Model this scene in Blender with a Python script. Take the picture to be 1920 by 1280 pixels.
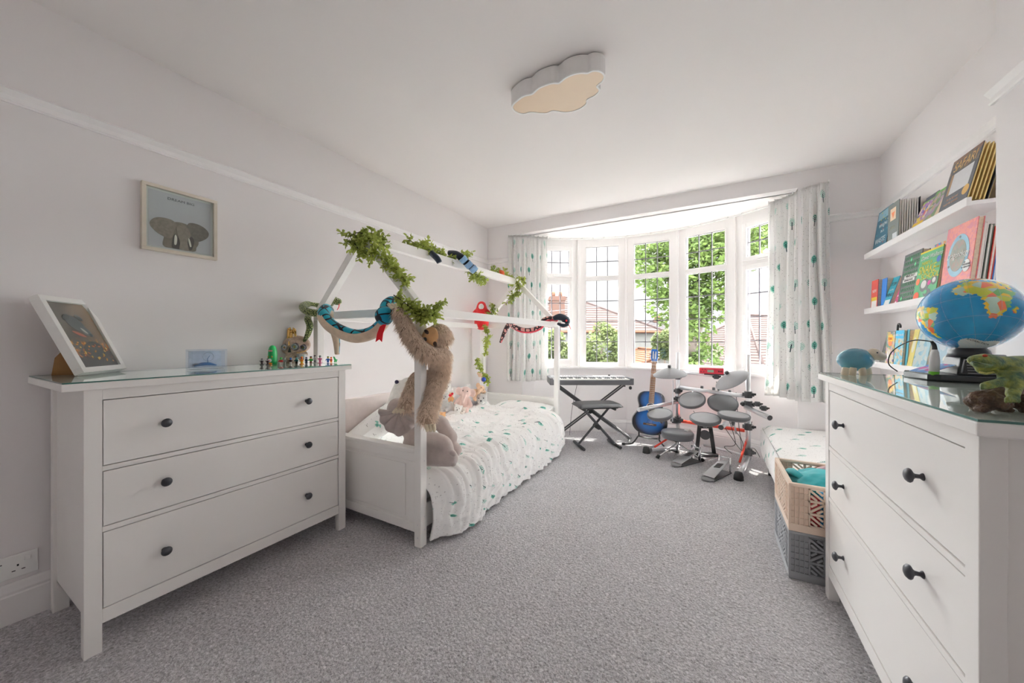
import bpy, bmesh, math, random
from mathutils import Vector as V, Matrix as M, Euler, noise
rnd = random.Random(7)
PI = math.pi
sc = bpy.context.scene
COL = sc.collection
for o in list(bpy.data.objects): bpy.data.objects.remove(o)

# ---------------------------------------------------------------- camera, world, sun, exposure
YAW = 0.51
cam_d = bpy.data.cameras.new('camera'); cam = bpy.data.objects.new('camera', cam_d); COL.objects.link(cam)
cam.location = (0, 0, 1.11); cam.rotation_euler = (PI/2, 0, YAW)
cam_d.sensor_width = 36; cam_d.lens = 668/1920*36; cam_d.shift_y = -2/1920; cam_d.clip_start = .02; cam_d.clip_end = 300
sc.camera = cam
sc.view_settings.view_transform = 'Standard'; sc.view_settings.look = 'None'
sc.view_settings.gamma = 1; sc.view_settings.use_curve_mapping = False
sc.view_settings.exposure = 2.48
world = bpy.data.worlds.new('sky'); sc.world = world; world.use_nodes = True
wn = world.node_tree; bg = wn.nodes['Background']
bg.inputs[0].default_value = (1.0, .99, .995, 1); bg.inputs[1].default_value = 9.0
sun_d = bpy.data.lights.new('sun', 'SUN'); sun_d.energy = 16; sun_d.angle = math.radians(.6); sun_d.color = (1, .95, .88)
sun = bpy.data.objects.new('sun', sun_d); COL.objects.link(sun)
# light travels towards -Y, a little to -X, steeply down
sun.rotation_euler = V((-.10, -.40, -.91)).to_track_quat('-Z', 'Y').to_euler()
cy = sc.cycles
cy.max_bounces = 14; cy.diffuse_bounces = 9; cy.glossy_bounces = 4; cy.transmission_bounces = 8; cy.transparent_max_bounces = 24
cy.sample_clamp_indirect = 3; cy.sample_clamp_direct = .27; cy.use_denoising = True; cy.caustics_reflective = False; cy.caustics_refractive = False
try: cy.denoiser = 'OPENIMAGEDENOISE'; cy.denoising_input_passes = 'RGB_ALBEDO_NORMAL'
except Exception: pass

# ---------------------------------------------------------------- mesh builder
def frame_of(d):
    d = V(d).normalized()
    a = V((0, 0, 1)) if abs(d.z) < .9 else V((1, 0, 0))
    x = d.cross(a).normalized(); y = x.cross(d).normalized()
    return x, y, d
class MB:
    def __init__(s): s.v = []; s.f = []; s.m = []; s.s = []; s.uv = None
    def add(s, vs, fs, mi=0, sm=False):
        o = len(s.v); s.v += [tuple(v) for v in vs]
        for f in fs: s.f.append(tuple(i+o for i in f)); s.m.append(mi); s.s.append(sm)
        return s
    def box(s, a, b, mi=0, R=None, c=None):
        x0, y0, z0 = a; x1, y1, z1 = b
        vs = [V(p) for p in ((x0,y0,z0),(x1,y0,z0),(x1,y1,z0),(x0,y1,z0),(x0,y0,z1),(x1,y0,z1),(x1,y1,z1),(x0,y1,z1))]
        if R is not None:
            c = V(c) if c is not None else V(((x0+x1)/2, (y0+y1)/2, (z0+z1)/2))
            vs = [R @ (v-c) + c for v in vs]
        return s.add(vs, [(0,3,2,1),(4,5,6,7),(0,1,5,4),(1,2,6,5),(2,3,7,6),(3,0,4,7)], mi)
    def beam(s, p0, p1, w, h, up=(0,0,1), mi=0):
        p0, p1 = V(p0), V(p1); d = (p1-p0).normalized(); x = d.cross(V(up)).normalized(); y = x.cross(d).normalized()
        vs = []
        for p in (p0, p1):
            for a, b in ((-1,-1),(1,-1),(1,1),(-1,1)): vs.append(p + x*a*w/2 + y*b*h/2)
        return s.add(vs, [(3,2,1,0),(4,5,6,7),(0,1,5,4),(1,2,6,5),(2,3,7,6),(3,0,4,7)], mi)
    def cyl(s, p0, p1, r0, r1=None, n=14, mi=0, caps=True):
        r1 = r0 if r1 is None else r1
        p0, p1 = V(p0), V(p1); x, y, d = frame_of(p1-p0); vs = []
        for p, r in ((p0, r0), (p1, r1)):
            for k in range(n):
                t = 2*PI*k/n; vs.append(p + x*math.cos(t)*r + y*math.sin(t)*r)
        s.add(vs, [(k, (k+1)%n, n+(k+1)%n, n+k)[::-1] for k in range(n)], mi, True)
        if caps:
            s.add(vs[:n], [tuple(range(n))], mi); s.add(vs[n:], [tuple(range(n))[::-1]], mi)
        return s
    def tube(s, pts, r, n=10, mi=0, sub=0, flat=1.0):
        pts = [V(p) for p in pts]
        rr = list(r) if hasattr(r, '__len__') else [r]*len(pts)
        if sub:
            P = []; Q = []
            for i in range(len(pts)-1):
                p0 = pts[max(i-1, 0)]; p1 = pts[i]; p2 = pts[i+1]; p3 = pts[min(i+2, len(pts)-1)]
                for k in range(sub):
                    t = k/sub
                    P.append(.5*((2*p1)+(p2-p0)*t+(2*p0-5*p1+4*p2-p3)*t*t+(3*p1-p0-3*p2+p3)*t**3)); Q.append(rr[i]*(1-t)+rr[i+1]*t)
            P.append(pts[-1]); Q.append(rr[-1]); pts, rr = P, Q
        vs = []; x = None
        for i, p in enumerate(pts):
            d = (pts[min(i+1, len(pts)-1)]-pts[max(i-1, 0)]).normalized()
            if x is None: x, y, _ = frame_of(d)
            else:
                x = (x - d*x.dot(d)).normalized()
            y = d.cross(x)
            for k in range(n):
                t = 2*PI*k/n; vs.append(p + x*math.cos(t)*rr[i] + y*math.sin(t)*rr[i]*flat)
        fs = []
        for i in range(len(pts)-1):
            for k in range(n):
                a = i*n+k; b = i*n+(k+1)%n; fs.append((a, b, b+n, a+n))
        s.add(vs, fs, mi, True); m = len(pts)
        s.add(vs[:n], [tuple(range(n))[::-1]], mi, True); s.add(vs[-n:], [tuple(range(n))], mi, True)
        return s
    def lathe(s, prof, c=(0,0,0), ax=(0,0,1), n=24, mi=0, sx=1, sy=1):
        c = V(c); x, y, d = frame_of(ax); vs = []
        for r, z in prof:
            for k in range(n):
                t = 2*PI*k/n; vs.append(c + d*z + x*math.cos(t)*r*sx + y*math.sin(t)*r*sy)
        fs = [(i*n+k, i*n+(k+1)%n, (i+1)*n+(k+1)%n, (i+1)*n+k)[::-1] for i in range(len(prof)-1) for k in range(n)]
        s.add(vs, fs, mi, True)
        if prof[0][0] > 1e-5: s.add(vs[:n], [tuple(range(n))], mi)
        if prof[-1][0] > 1e-5: s.add(vs[-n:], [tuple(range(n))[::-1]], mi)
        return s
    def prism(s, poly, o, ux, uy, dep, mi=0, mi_side=None):
        o, ux, uy, dep = V(o), V(ux), V(uy), V(dep)
        a = [o+ux*p[0]+uy*p[1] for p in poly]; b = [p+dep for p in a]; n = len(a)
        s.add(a, [tuple(range(n))], mi); s.add(b, [tuple(range(n))[::-1]], mi)
        s.add(a+b, [(i, n+i, n+(i+1)%n, (i+1)%n) for i in range(n)], mi if mi_side is None else mi_side)
        return s
    def ell(s, c, r, R=None, n=16, mi=0, half=False):
        c = V(c); r = (r, r, r) if not hasattr(r, '__len__') else r
        R = R or M.Identity(3); rows = n//2; vs = []; fs = []
        for i in range(rows+1):
            ph = PI*i/rows
            for k in range(n):
                t = 2*PI*k/n
                vs.append(c + R @ V((r[0]*math.sin(ph)*math.cos(t), r[1]*math.sin(ph)*math.sin(t), r[2]*math.cos(ph))))
        for i in range(rows if not half else rows//2):
            for k in range(n): fs.append((i*n+k, (i+1)*n+k, (i+1)*n+(k+1)%n, i*n+(k+1)%n))
        return s.add(vs, fs, mi, True)
    def grid(s, fn, nu, nv, mi=0, uv=None, sm=True):
        vs = [fn(i/nu, j/nv) for j in range(nv+1) for i in range(nu+1)]
        W = nu+1
        s.add(vs, [(j*W+i, j*W+i+1, (j+1)*W+i+1, (j+1)*W+i) for j in range(nv) for i in range(nu)], mi, sm)
        if uv: s.uv = [uv(i/nu, j/nv) for j in range(nv+1) for i in range(nu+1)]
        return s
    def build(s, name, mats, parent=None, bevel=0, seg=2, fix=True, remesh=0, sub=0, solid=0, smooth_all=False, parts=None):
        me = bpy.data.meshes.new(name); me.from_pydata(s.v, [], s.f); 
        if not hasattr(mats, '__len__'): mats = [mats]
        for m in mats: me.materials.append(m)
        for p, mi, sm in zip(me.polygons, s.m, s.s): p.material_index = mi; p.use_smooth = sm or smooth_all
        if s.uv:
            l = me.uv_layers.new(name='UVMap')
            for lp in me.loops: l.data[lp.index].uv = s.uv[lp.vertex_index]
        if fix:
            bm = bmesh.new(); bm.from_mesh(me)
            if not s.uv: bmesh.ops.remove_doubles(bm, verts=bm.verts, dist=1e-6)
            bmesh.ops.recalc_face_normals(bm, faces=bm.faces); bm.to_mesh(me); bm.free()
        o = bpy.data.objects.new(name, me); COL.objects.link(o)
        if parent is not None: attach(o, parent)
        if bevel:
            b = o.modifiers.new('b', 'BEVEL'); b.width = bevel; b.segments = seg; b.limit_method = 'ANGLE'; b.angle_limit = math.radians(40); b.harden_normals = False
        if remesh:
            r = o.modifiers.new('r', 'REMESH'); r.mode = 'VOXEL'; r.voxel_size = remesh; r.use_smooth_shade = True
            q = o.modifiers.new('s', 'SMOOTH'); q.factor = .6; q.iterations = 6
        if solid:
            q = o.modifiers.new('so', 'SOLIDIFY'); q.thickness = solid; q.offset = 0
        if sub:
            q = o.modifiers.new('su', 'SUBSURF'); q.levels = sub; q.render_levels = sub
        return o
def world_of(o):
    m = o.matrix_basis.copy()
    return (world_of(o.parent) @ o.matrix_parent_inverse @ m) if o.parent else m
def attach(o, parent):
    o.parent = parent; o.matrix_parent_inverse = world_of(parent).inverted()
def tag(o, label, cat, group=None, kind=None):
    o['label'] = label; o['category'] = cat
    if group: o['group'] = group
    if kind: o['kind'] = kind
    return o
def thing(name, loc, label, cat, group=None):
    o = bpy.data.objects.new(name, None); COL.objects.link(o); o.location = loc; o.empty_display_size = .05
    return tag(o, label, cat, group)
def part(mb, name, m, parent, label=None, kind=None, **k):
    o = mb.build(name, m, parent, **k)
    if label: o['label'] = label
    if kind: o['kind'] = kind
    return o
def struct(mb, name, m, parent=None, label=None, **k):
    o = mb.build(name, m, parent, **k); 
    if parent is None: o['kind'] = 'structure'
    if label: o['label'] = label
    return o
def copy_tree(o, parent=None):
    c = o.copy(); COL.objects.link(c)
    if parent is not None: c.parent = parent; c.matrix_parent_inverse = o.matrix_parent_inverse.copy()
    for ch in list(o.children): copy_tree(ch, c)
    return c
def rotz(a): return M.Rotation(a, 3, 'Z')
def rot(ax, a): return M.Rotation(a, 3, V(ax))
def lettering(txt, size, loc, ux, uy, m, parent, name='lettering', depth=.0006, align='CENTER', shear=0, sx=1.0):
    cu = bpy.data.curves.new(name, 'FONT'); cu.body = txt; cu.size = size; cu.align_x = align; cu.align_y = 'CENTER'
    cu.extrude = depth; cu.shear = shear; cu.resolution_u = 3
    o = bpy.data.objects.new(name, cu); COL.objects.link(o); cu.materials.append(m)
    ux = V(ux).normalized(); uy = V(uy).normalized(); uz = ux.cross(uy)
    mm = M((ux*sx, uy, uz)).transposed().to_4x4(); mm.translation = V(loc)
    o.matrix_basis = mm
    dg = bpy.context.evaluated_depsgraph_get(); me = bpy.data.meshes.new_from_object(o.evaluated_get(dg)); mb_ = o.matrix_basis.copy()
    bpy.data.objects.remove(o); o = bpy.data.objects.new(name, me); COL.objects.link(o); o.matrix_basis = mb_
    if not me.materials: me.materials.append(m)
    if parent is not None: attach(o, parent)
    return o

# ---------------------------------------------------------------- node expressions
class NX:
    def __init__(s, nt, so): s.nt = nt; s.o = so
    def _m(s, op, b=None, c=None, cl=False):
        n = s.nt.nodes.new('ShaderNodeMath'); n.operation = op; n.use_clamp = cl
        for i, x in enumerate((s, b, c)):
            if x is None: continue
            if isinstance(x, NX): s.nt.links.new(x.o, n.inputs[i])
            else: n.inputs[i].default_value = x
        return NX(s.nt, n.outputs[0])
    def __add__(s, b): return s._m('ADD', b)
    def __sub__(s, b): return s._m('SUBTRACT', b)
    def __mul__(s, b): return s._m('MULTIPLY', b)
    def __truediv__(s, b): return s._m('DIVIDE', b)
    def lt(s, b): return s._m('LESS_THAN', b)
    def gt(s, b): return s._m('GREATER_THAN', b)
    def floor(s): return s._m('FLOOR')
    def fract(s): return s._m('FRACT')
    def abs(s): return s._m('ABSOLUTE')
    def sin(s): return s._m('SINE')
    def pow(s, b): return s._m('POWER', b)
    def min(s, b): return s._m('MINIMUM', b)
    def max(s, b): return s._m('MAXIMUM', b)
    def sqrt(s): return s._m('SQRT')
def nodes(m): return m.node_tree
def xyz(nt, so):
    n = nt.nodes.new('ShaderNodeSeparateXYZ'); nt.links.new(so, n.inputs[0]); return [NX(nt, n.outputs[i]) for i in range(3)]
def comb(nt, *a):
    n = nt.nodes.new('ShaderNodeCombineXYZ')
    for i, x in enumerate(a):
        if isinstance(x, NX): nt.links.new(x.o, n.inputs[i])
        else: n.inputs[i].default_value = x
    return n.outputs[0]
def mixc(nt, f, a, b, mode='MIX'):
    n = nt.nodes.new('ShaderNodeMix'); n.data_type = 'RGBA'; n.blend_type = mode
    for so, x in ((n.inputs[0], f), (n.inputs[6], a), (n.inputs[7], b)):
        if isinstance(x, NX): nt.links.new(x.o, so)
        elif hasattr(x, 'is_output'): nt.links.new(x, so)
        elif isinstance(x, (int, float)): so.default_value = x
        else: so.default_value = tuple(x)+((1,) if len(x) == 3 else ())
    return n.outputs[2]
def white(nt, so):
    n = nt.nodes.new('ShaderNodeTexWhiteNoise'); n.noise_dimensions = '3D'; nt.links.new(so, n.inputs['Vector'])
    return NX(nt, n.outputs['Value']), xyz(nt, n.outputs['Color'])
def coords(nt, kind='Object', scale=None, rz=0, src=None):
    tc = nt.nodes.new('ShaderNodeTexCoord'); so = tc.outputs[kind]
    if scale is not None or rz:
        mp = nt.nodes.new('ShaderNodeMapping'); nt.links.new(so, mp.inputs[0])
        if scale is not None: mp.inputs['Scale'].default_value = scale if hasattr(scale, '__len__') else (scale,)*3
        mp.inputs['Rotation'].default_value = (0, 0, rz); so = mp.outputs[0]
    return so
def noise_n(nt, so, scale, det=3, rough=.5, dist=0):
    n = nt.nodes.new('ShaderNodeTexNoise'); n.inputs['Scale'].default_value = scale; n.inputs['Detail'].default_value = det
    n.inputs['Roughness'].default_value = rough; n.inputs['Distortion'].default_value = dist; nt.links.new(so, n.inputs['Vector'])
    return NX(nt, n.outputs['Fac'])
def voro(nt, so, scale, feature='F1', rnd_=1.0):
    n = nt.nodes.new('ShaderNodeTexVoronoi'); n.feature = feature; n.inputs['Scale'].default_value = scale
    n.inputs['Randomness'].default_value = rnd_; nt.links.new(so, n.inputs['Vector']); return n
def bump(nt, h, strength=.3, dist=.01):
    n = nt.nodes.new('ShaderNodeBump'); n.inputs['Strength'].default_value = strength; n.inputs['Distance'].default_value = dist
    nt.links.new(h.o if isinstance(h, NX) else h, n.inputs['Height']); return n.outputs[0]
_mc = {}
def mat(name, col=(.8, .8, .8), rough=.5, metal=0, var=.04, nscale=30, bmp=0, bscale=200, coat=0, spec=.5, sheen=0, emis=None, em=0, trans=0):
    if name in _mc: return _mc[name]
    m = bpy.data.materials.new(name); m.use_nodes = True; nt = m.node_tree; b = nt.nodes['Principled BSDF']
    co = coords(nt)
    f = noise_n(nt, co, nscale, 2)
    c = mixc(nt, f, [x*(1-var) for x in col], [min(1, x*(1+var)) for x in col])
    nt.links.new(c, b.inputs['Base Color'])
    b.inputs['Roughness'].default_value = rough; b.inputs['Metallic'].default_value = metal
    b.inputs['Specular IOR Level'].default_value = spec
    b.inputs['Coat Weight'].default_value = coat; b.inputs['Sheen Weight'].default_value = sheen
    if emis: b.inputs['Emission Color'].default_value = (*emis, 1); b.inputs['Emission Strength'].default_value = em
    if bmp: nt.links.new(bump(nt, noise_n(nt, co, bscale, 3), bmp, .002), b.inputs['Normal'])
    _mc[name] = m; return m
def newmat(name):
    m = bpy.data.materials.new(name); m.use_nodes = True; nt = m.node_tree
    return m, nt, nt.nodes['Principled BSDF']
# ---------------------------------------------------------------- materials
WALL = mat('wall_paint', (.81, .782, .784), .85, var=.01, nscale=3, bmp=.03, bscale=400, spec=.3)
CEIL = mat('ceiling_paint', (.83, .80, .79), .9, var=.01, nscale=2, spec=.2)
TRIM = mat('trim_gloss_white', (.82, .80, .80), .4, var=.01)
UPVC = mat('window_frame_white', (.86, .84, .83), .3, var=.01)
CHEST = mat('chest_paint', (.80, .775, .755), .32, var=.012, nscale=4)
BEDW = mat('bed_white_paint', (.83, .81, .79), .4, var=.015, nscale=6)
WHITE = mat('plain_white', (.85, .85, .84), .5)
BLACK = mat('matt_black', (.018, .018, .02), .45)
DGREY = mat('dark_grey_plastic', (.06, .06, .065), .5)
MGREY = mat('mid_grey_plastic', (.22, .22, .225), .5)
SILVER = mat('silver_tube', (.72, .72, .74), .28, metal=.85)
CHROME = mat('chrome', (.8, .8, .82), .12, metal=1)
REDM = mat('red_tube', (.75, .06, .03), .35)
KNOB = mat('knob_metal', (.07, .07, .08), .38, metal=.5)
RUBBER = mat('black_rubber', (.025, .025, .025), .8)
def carpet_mat():
    m, nt, b = newmat('grey_carpet'); co = coords(nt)
    big = noise_n(nt, co, 1.6, 3, .6); mid = noise_n(nt, co, 14, 3, .6); v = voro(nt, co, 85); d = NX(nt, v.outputs['Distance'])
    fin = noise_n(nt, co, 95, 3, .8, .8)
    f = (fin*3.8-1.45)*.62 + mid*.2 + big*.22 
    c = mixc(nt, f._m('ADD', 0, cl=True), (.24, .228, .24), (1.0, .97, 1.0))
    nt.links.new(c, b.inputs['Base Color']); b.inputs['Roughness'].default_value = .95; b.inputs['Specular IOR Level'].default_value = .1
    b.inputs['Sheen Weight'].default_value = .25
    h = fin*1.0 + d*(-.6) + mid*.25
    nt.links.new(bump(nt, h, 1.0, .012), b.inputs['Normal']); return m
CARPET = carpet_mat()
def tree_print(name, base=(.86, .85, .84), cw=.17, ch=.19, rz=0, green=(.10, .42, .33), size=1.0, dots=True, leak=0):
    """white cotton printed with small green trees and grey specks, in UV metres"""
    m, nt, b = newmat(name); so = coords(nt, 'UV', None, rz) if rz else coords(nt, 'UV')
    x, y, _ = xyz(nt, so)
    row = (y/ch).floor(); xs = x/cw + (row*.5).fract()*1.0
    ix = xs.floor(); wv, wc = white(nt, comb(nt, ix, row, 3.3))
    lx = (xs.fract()-.5 + (wc[0]-.5)*.3)*cw/size; ly = ((y/ch).fract()-.5 + (wc[1]-.5)*.22)*ch/size
    lx = lx + (wc[2]-.5)*ly*.3
    ex = lx/.019; ey = (ly-.018)/.029
    r = (ex*ex+ey*ey).sqrt(); edge = (ly*700).sin()*.12+1
    crown = r.lt(edge)
    fe = (ex*ex*.8+ey.abs().pow(1.6)); 
    trunk = lx.abs().lt(.0022)*ly.gt(-.040)*ly.lt(.02)
    br = ((ly+lx.abs()*-.9)*420).sin().gt(.3)*lx.abs().lt(.013)*r.lt(.8)*wc[0].gt(.45)
    strp = ((ly+lx.abs()*-.9)*520).sin().gt(.1); crown = crown*(strp.max(wc[0].gt(.55)))
    show = wv.gt(.12)
    col = mixc(nt, wc[1], green, (.25, .60, .50))
    col = mixc(nt, r*.35, col, (.45, .72, .64))
    if dots:
        v = voro(nt, comb(nt, x, y, 0), 62); dd = NX(nt, v.outputs['Distance']).lt(.16)
        base_c = mixc(nt, dd*.75, base, (.36, .34, .34))
    else: base_c = mixc(nt, 0.0, base, base)
    out = mixc(nt, crown*show, base_c, col)
    out = mixc(nt, br*show, out, (.03, .16, .14))
    out = mixc(nt, trunk*show, out, (.035, .07, .08))
    nt.links.new(out, b.inputs['Base Color']); b.inputs['Roughness'].default_value = .9; b.inputs['Specular IOR Level'].default_value = .15
    b.inputs['Sheen Weight'].default_value = .1
    if leak:
        tr = nt.nodes.new('ShaderNodeBsdfTranslucent'); nt.links.new(out, tr.inputs[0]); mx = nt.nodes.new('ShaderNodeMixShader'); mx.inputs[0].default_value = leak
        nt.links.new(b.outputs[0], mx.inputs[1]); nt.links.new(tr.outputs[0], mx.inputs[2]); nt.links.new(mx.outputs[0], nt.nodes['Material Output'].inputs[0])
    return m
FAB_CURT = tree_print('curtain_tree_print', cw=.16, ch=.17, size=1.1, leak=.28)
FAB_DUV = tree_print('duvet_tree_print', cw=.14, ch=.135, rz=1.1, size=.72)
FAB_PIL = tree_print('pillow_tree_print', cw=.17, ch=.17, rz=.3, size=1.15)
def glass_mat(name, tint=(.97, .99, .98), ior=1.45, gl=.02):
    m = bpy.data.materials.new(name); m.use_nodes = True; nt = m.node_tree; nt.nodes.remove(nt.nodes['Principled BSDF'])
    t = nt.nodes.new('ShaderNodeBsdfTransparent'); t.inputs[0].default_value = (*tint, 1)
    g = nt.nodes.new('ShaderNodeBsdfGlossy'); g.inputs[1].default_value = gl
    lw = nt.nodes.new('ShaderNodeLayerWeight'); lw.inputs[0].default_value = .5; f0 = ((ior-1)/(ior+1))**2
    gm = nt.nodes.new('ShaderNodeNewGeometry')
    F = (NX(nt, lw.outputs['Facing']).pow(5)*(1-f0)+f0)*(NX(nt, gm.outputs['Backfacing'])*-1+1)
    mx = nt.nodes.new('ShaderNodeMixShader'); nt.links.new(F.o, mx.inputs[0]); nt.links.new(t.outputs[0], mx.inputs[1]); nt.links.new(g.outputs[0], mx.inputs[2])
    nt.links.new(mx.outputs[0], nt.nodes['Material Output'].inputs[0]); return m
GLASS = glass_mat('window_glass'); TOPGLASS = glass_mat('table_glass', (.93, .97, .95), 1.52, .01)
GEDGE = mat('glass_edge_green', (.06, .16, .14), .15)
ACRYL = glass_mat('acrylic', (.9, .93, .97), 1.49, .02)
LEAD = mat('lead_came', (.16, .15, .17), .5, metal=.3)

# ---------------------------------------------------------------- room shell
XL, XR, YB, ZC, ZRAIL, ZBEAM = -2.41, 1.11, 3.69, 2.49, 2.07, 2.36
XBR, YBR, YF = .976, 2.15, -1.3
BX, BY, BR, BT = -.615, 2.635, 1.807, math.radians(17.86)      # bow window circle and facet angle
def bow(k, r=0): a = k*BT; return V((BX+(BR+r)*math.sin(a), BY+(BR+r)*math.cos(a), 0))
OPL, OPR = -1.93, .62
struct(MB().box((XL-.1, YF-.1, -.1), (XR+.2, 4.75, 0)), 'floor', CARPET)
struct(MB().box((XL-.1, YF-.1, ZC), (XR+.2, YB+.3, ZC+.1)), 'ceiling', CEIL)
struct(MB().box((XL-.1, YF-.1, 0), (XL, YB, ZC)), 'wall_left', WALL)
struct(MB().box((XR, YBR-.02, 0), (XR+.1, YB, ZC)), 'wall_right', WALL)
struct(MB().box((XBR, YF, 0), (XR+.2, YBR, ZC)), 'wall_right_breast', WALL)
struct(MB().box((XL-.1, YF-.1, 0), (XR+.2, YF, ZC)), 'wall_front', WALL)
# back wall either side of the bay and the downstand above it
eL, eR = bow(-2.5), bow(2.5)
w = MB()
w.prism([(XL-.1, YB), (OPL, YB), (eL.x, eL.y), (eL.x-.1, eL.y+.12), (XL-.1, eL.y+.12)], (0,0,0), (1,0,0), (0,1,0), (0,0,ZC))
w.prism([(OPR, YB), (XR+.1, YB), (XR+.1, eR.y+.12), (eR.x+.1, eR.y+.12), (eR.x, eR.y)], (0,0,0), (1,0,0), (0,1,0), (0,0,ZC))
w.box((OPL, YB, ZBEAM), (OPR, YB+.12, ZC))
struct(w, 'wall_back', WALL)
# bay: wall below the sill, bay ceiling, plaster head above the windows
pts = [bow(-2.5+i) for i in range(6)]; out = [bow(-2.5+i, .14) for i in range(6)]
SILL = .765
w = MB()
for i in range(5):
    a, b, c, d = pts[i], pts[i+1], out[i+1], out[i]
    w.add([a, b, c, d]+[p+V((0,0,SILL)) for p in (a, b, c, d)], [(0,3,2,1),(4,5,6,7),(0,1,5,4),(1,2,6,5),(2,3,7,6),(3,0,4,7)])
struct(w, 'wall_bay', WALL)
bc = MB(); poly = [(OPL-.05, YB+.1)]+[(p.x, p.y) for p in out]+[(OPR+.05, YB+.1)]
bc.prism(poly, (0,0,ZBEAM), (1,0,0), (0,1,0), (0,0,.14)); struct(bc, 'ceiling_bay', CEIL)
# overhanging eave of the bay roof outside
ov = MB(); o1 = [bow(-2.7+i*5.4/6, .08) for i in range(7)]; o2 = [bow(-2.7+i*5.4/6, .50) for i in range(7)]
for i in range(6):
    a, b, c, d = o1[i], o1[i+1], o2[i+1], o2[i]
    ov.add([p+V((0,0,2.40)) for p in (a,b,c,d)]+[p+V((0,0,2.52)) for p in (a,b,c,d)], [(0,3,2,1),(4,5,6,7),(0,1,5,4),(1,2,6,5),(2,3,7,6),(3,0,4,7)])
struct(ov, 'roof_eave', UPVC)
# sill board with rounded front
sl = MB(); i0 = [bow(-2.5+i, -.045) for i in range(6)]; o0 = [bow(-2.5+i, .03) for i in range(6)]
for i in range(5):
    a, b, c, d = i0[i], i0[i+1], o0[i+1], o0[i]
    sl.add([p+V((0,0,SILL-.0)) for p in (a,b,c,d)]+[p+V((0,0,SILL+.028)) for p in (a,b,c,d)], [(0,3,2,1),(4,5,6,7),(0,1,5,4),(1,2,6,5),(2,3,7,6),(3,0,4,7)])
struct(sl, 'trim_sill', TRIM, bevel=.008)
# skirting with an ogee step
def skirt(name, path, h=.155, th=.02):
    mb = MB(); prof = [(0, 0), (th, 0), (th, h*.70), (th*.82, h*.74), (th*.9, h*.80), (th*.5, h*.95), (th*.3, h), (0, h)]
    run(mb, path, prof); struct(mb, name, TRIM)
def run(mb, path, prof):
    """sweep a profile (outwards, up) along a horizontal polyline; room lies to the right-hand side of travel"""
    P = [V(p) for p in path]; n = len(P); m = len(prof); vs = []
    for i, p in enumerate(P):
        d0 = (P[i]-P[i-1]).normalized() if i else (P[1]-P[0]).normalized(); d1 = (P[i+1]-P[i]).normalized() if i < n-1 else d0
        n0 = V((d0.y, -d0.x, 0)); n1 = V((d1.y, -d1.x, 0)); nn = (n0+n1).normalized(); k = 1/max(.3, nn.dot(n0))
        for a, b in prof: vs.append(p + nn*a*k + V((0, 0, b)))
    fs = [(i*m+j, i*m+(j+1)%m, (i+1)*m+(j+1)%m, (i+1)*m+j) for i in range(n-1) for j in range(m)]
    mb.add(vs, fs); mb.add(vs[:m], [tuple(range(m))]); mb.add(vs[-m:], [tuple(range(m))[::-1]])
skirt('baseboard_left', [(XL, YF, 0), (XL, YB, 0)])
skirt('baseboard_back', [(XL, YB, 0), (OPL, YB, 0)]+[tuple(p) for p in pts]+[(OPR, YB, 0), (XR, YB, 0)])
skirt('baseboard_right', [(XR, YB, 0), (XR, YBR, 0), (XBR, YBR, 0), (XBR, YF, 0)])
RP = [(0, -.028), (.010, -.028), (.014, -.022), (.008, -.016), (.010, .000), (.020, .012), (.026, .020), (.016, .026), (.006, .034), (0, .034)]
for nm, path in (('trim_1', [(XL, YF, ZRAIL), (XL, YB, ZRAIL), (-2.0, YB, ZRAIL)]), ('trim_2', [(OPR+.1, YB, ZRAIL), (XR, YB, ZRAIL), (XR, YBR, ZRAIL)]),
                 ('trim_3', [(XBR, YBR+.015, ZRAIL), (XBR, YF, ZRAIL)])):
    mb = MB(); run(mb, path, RP); struct(mb, nm, TRIM)

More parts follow.
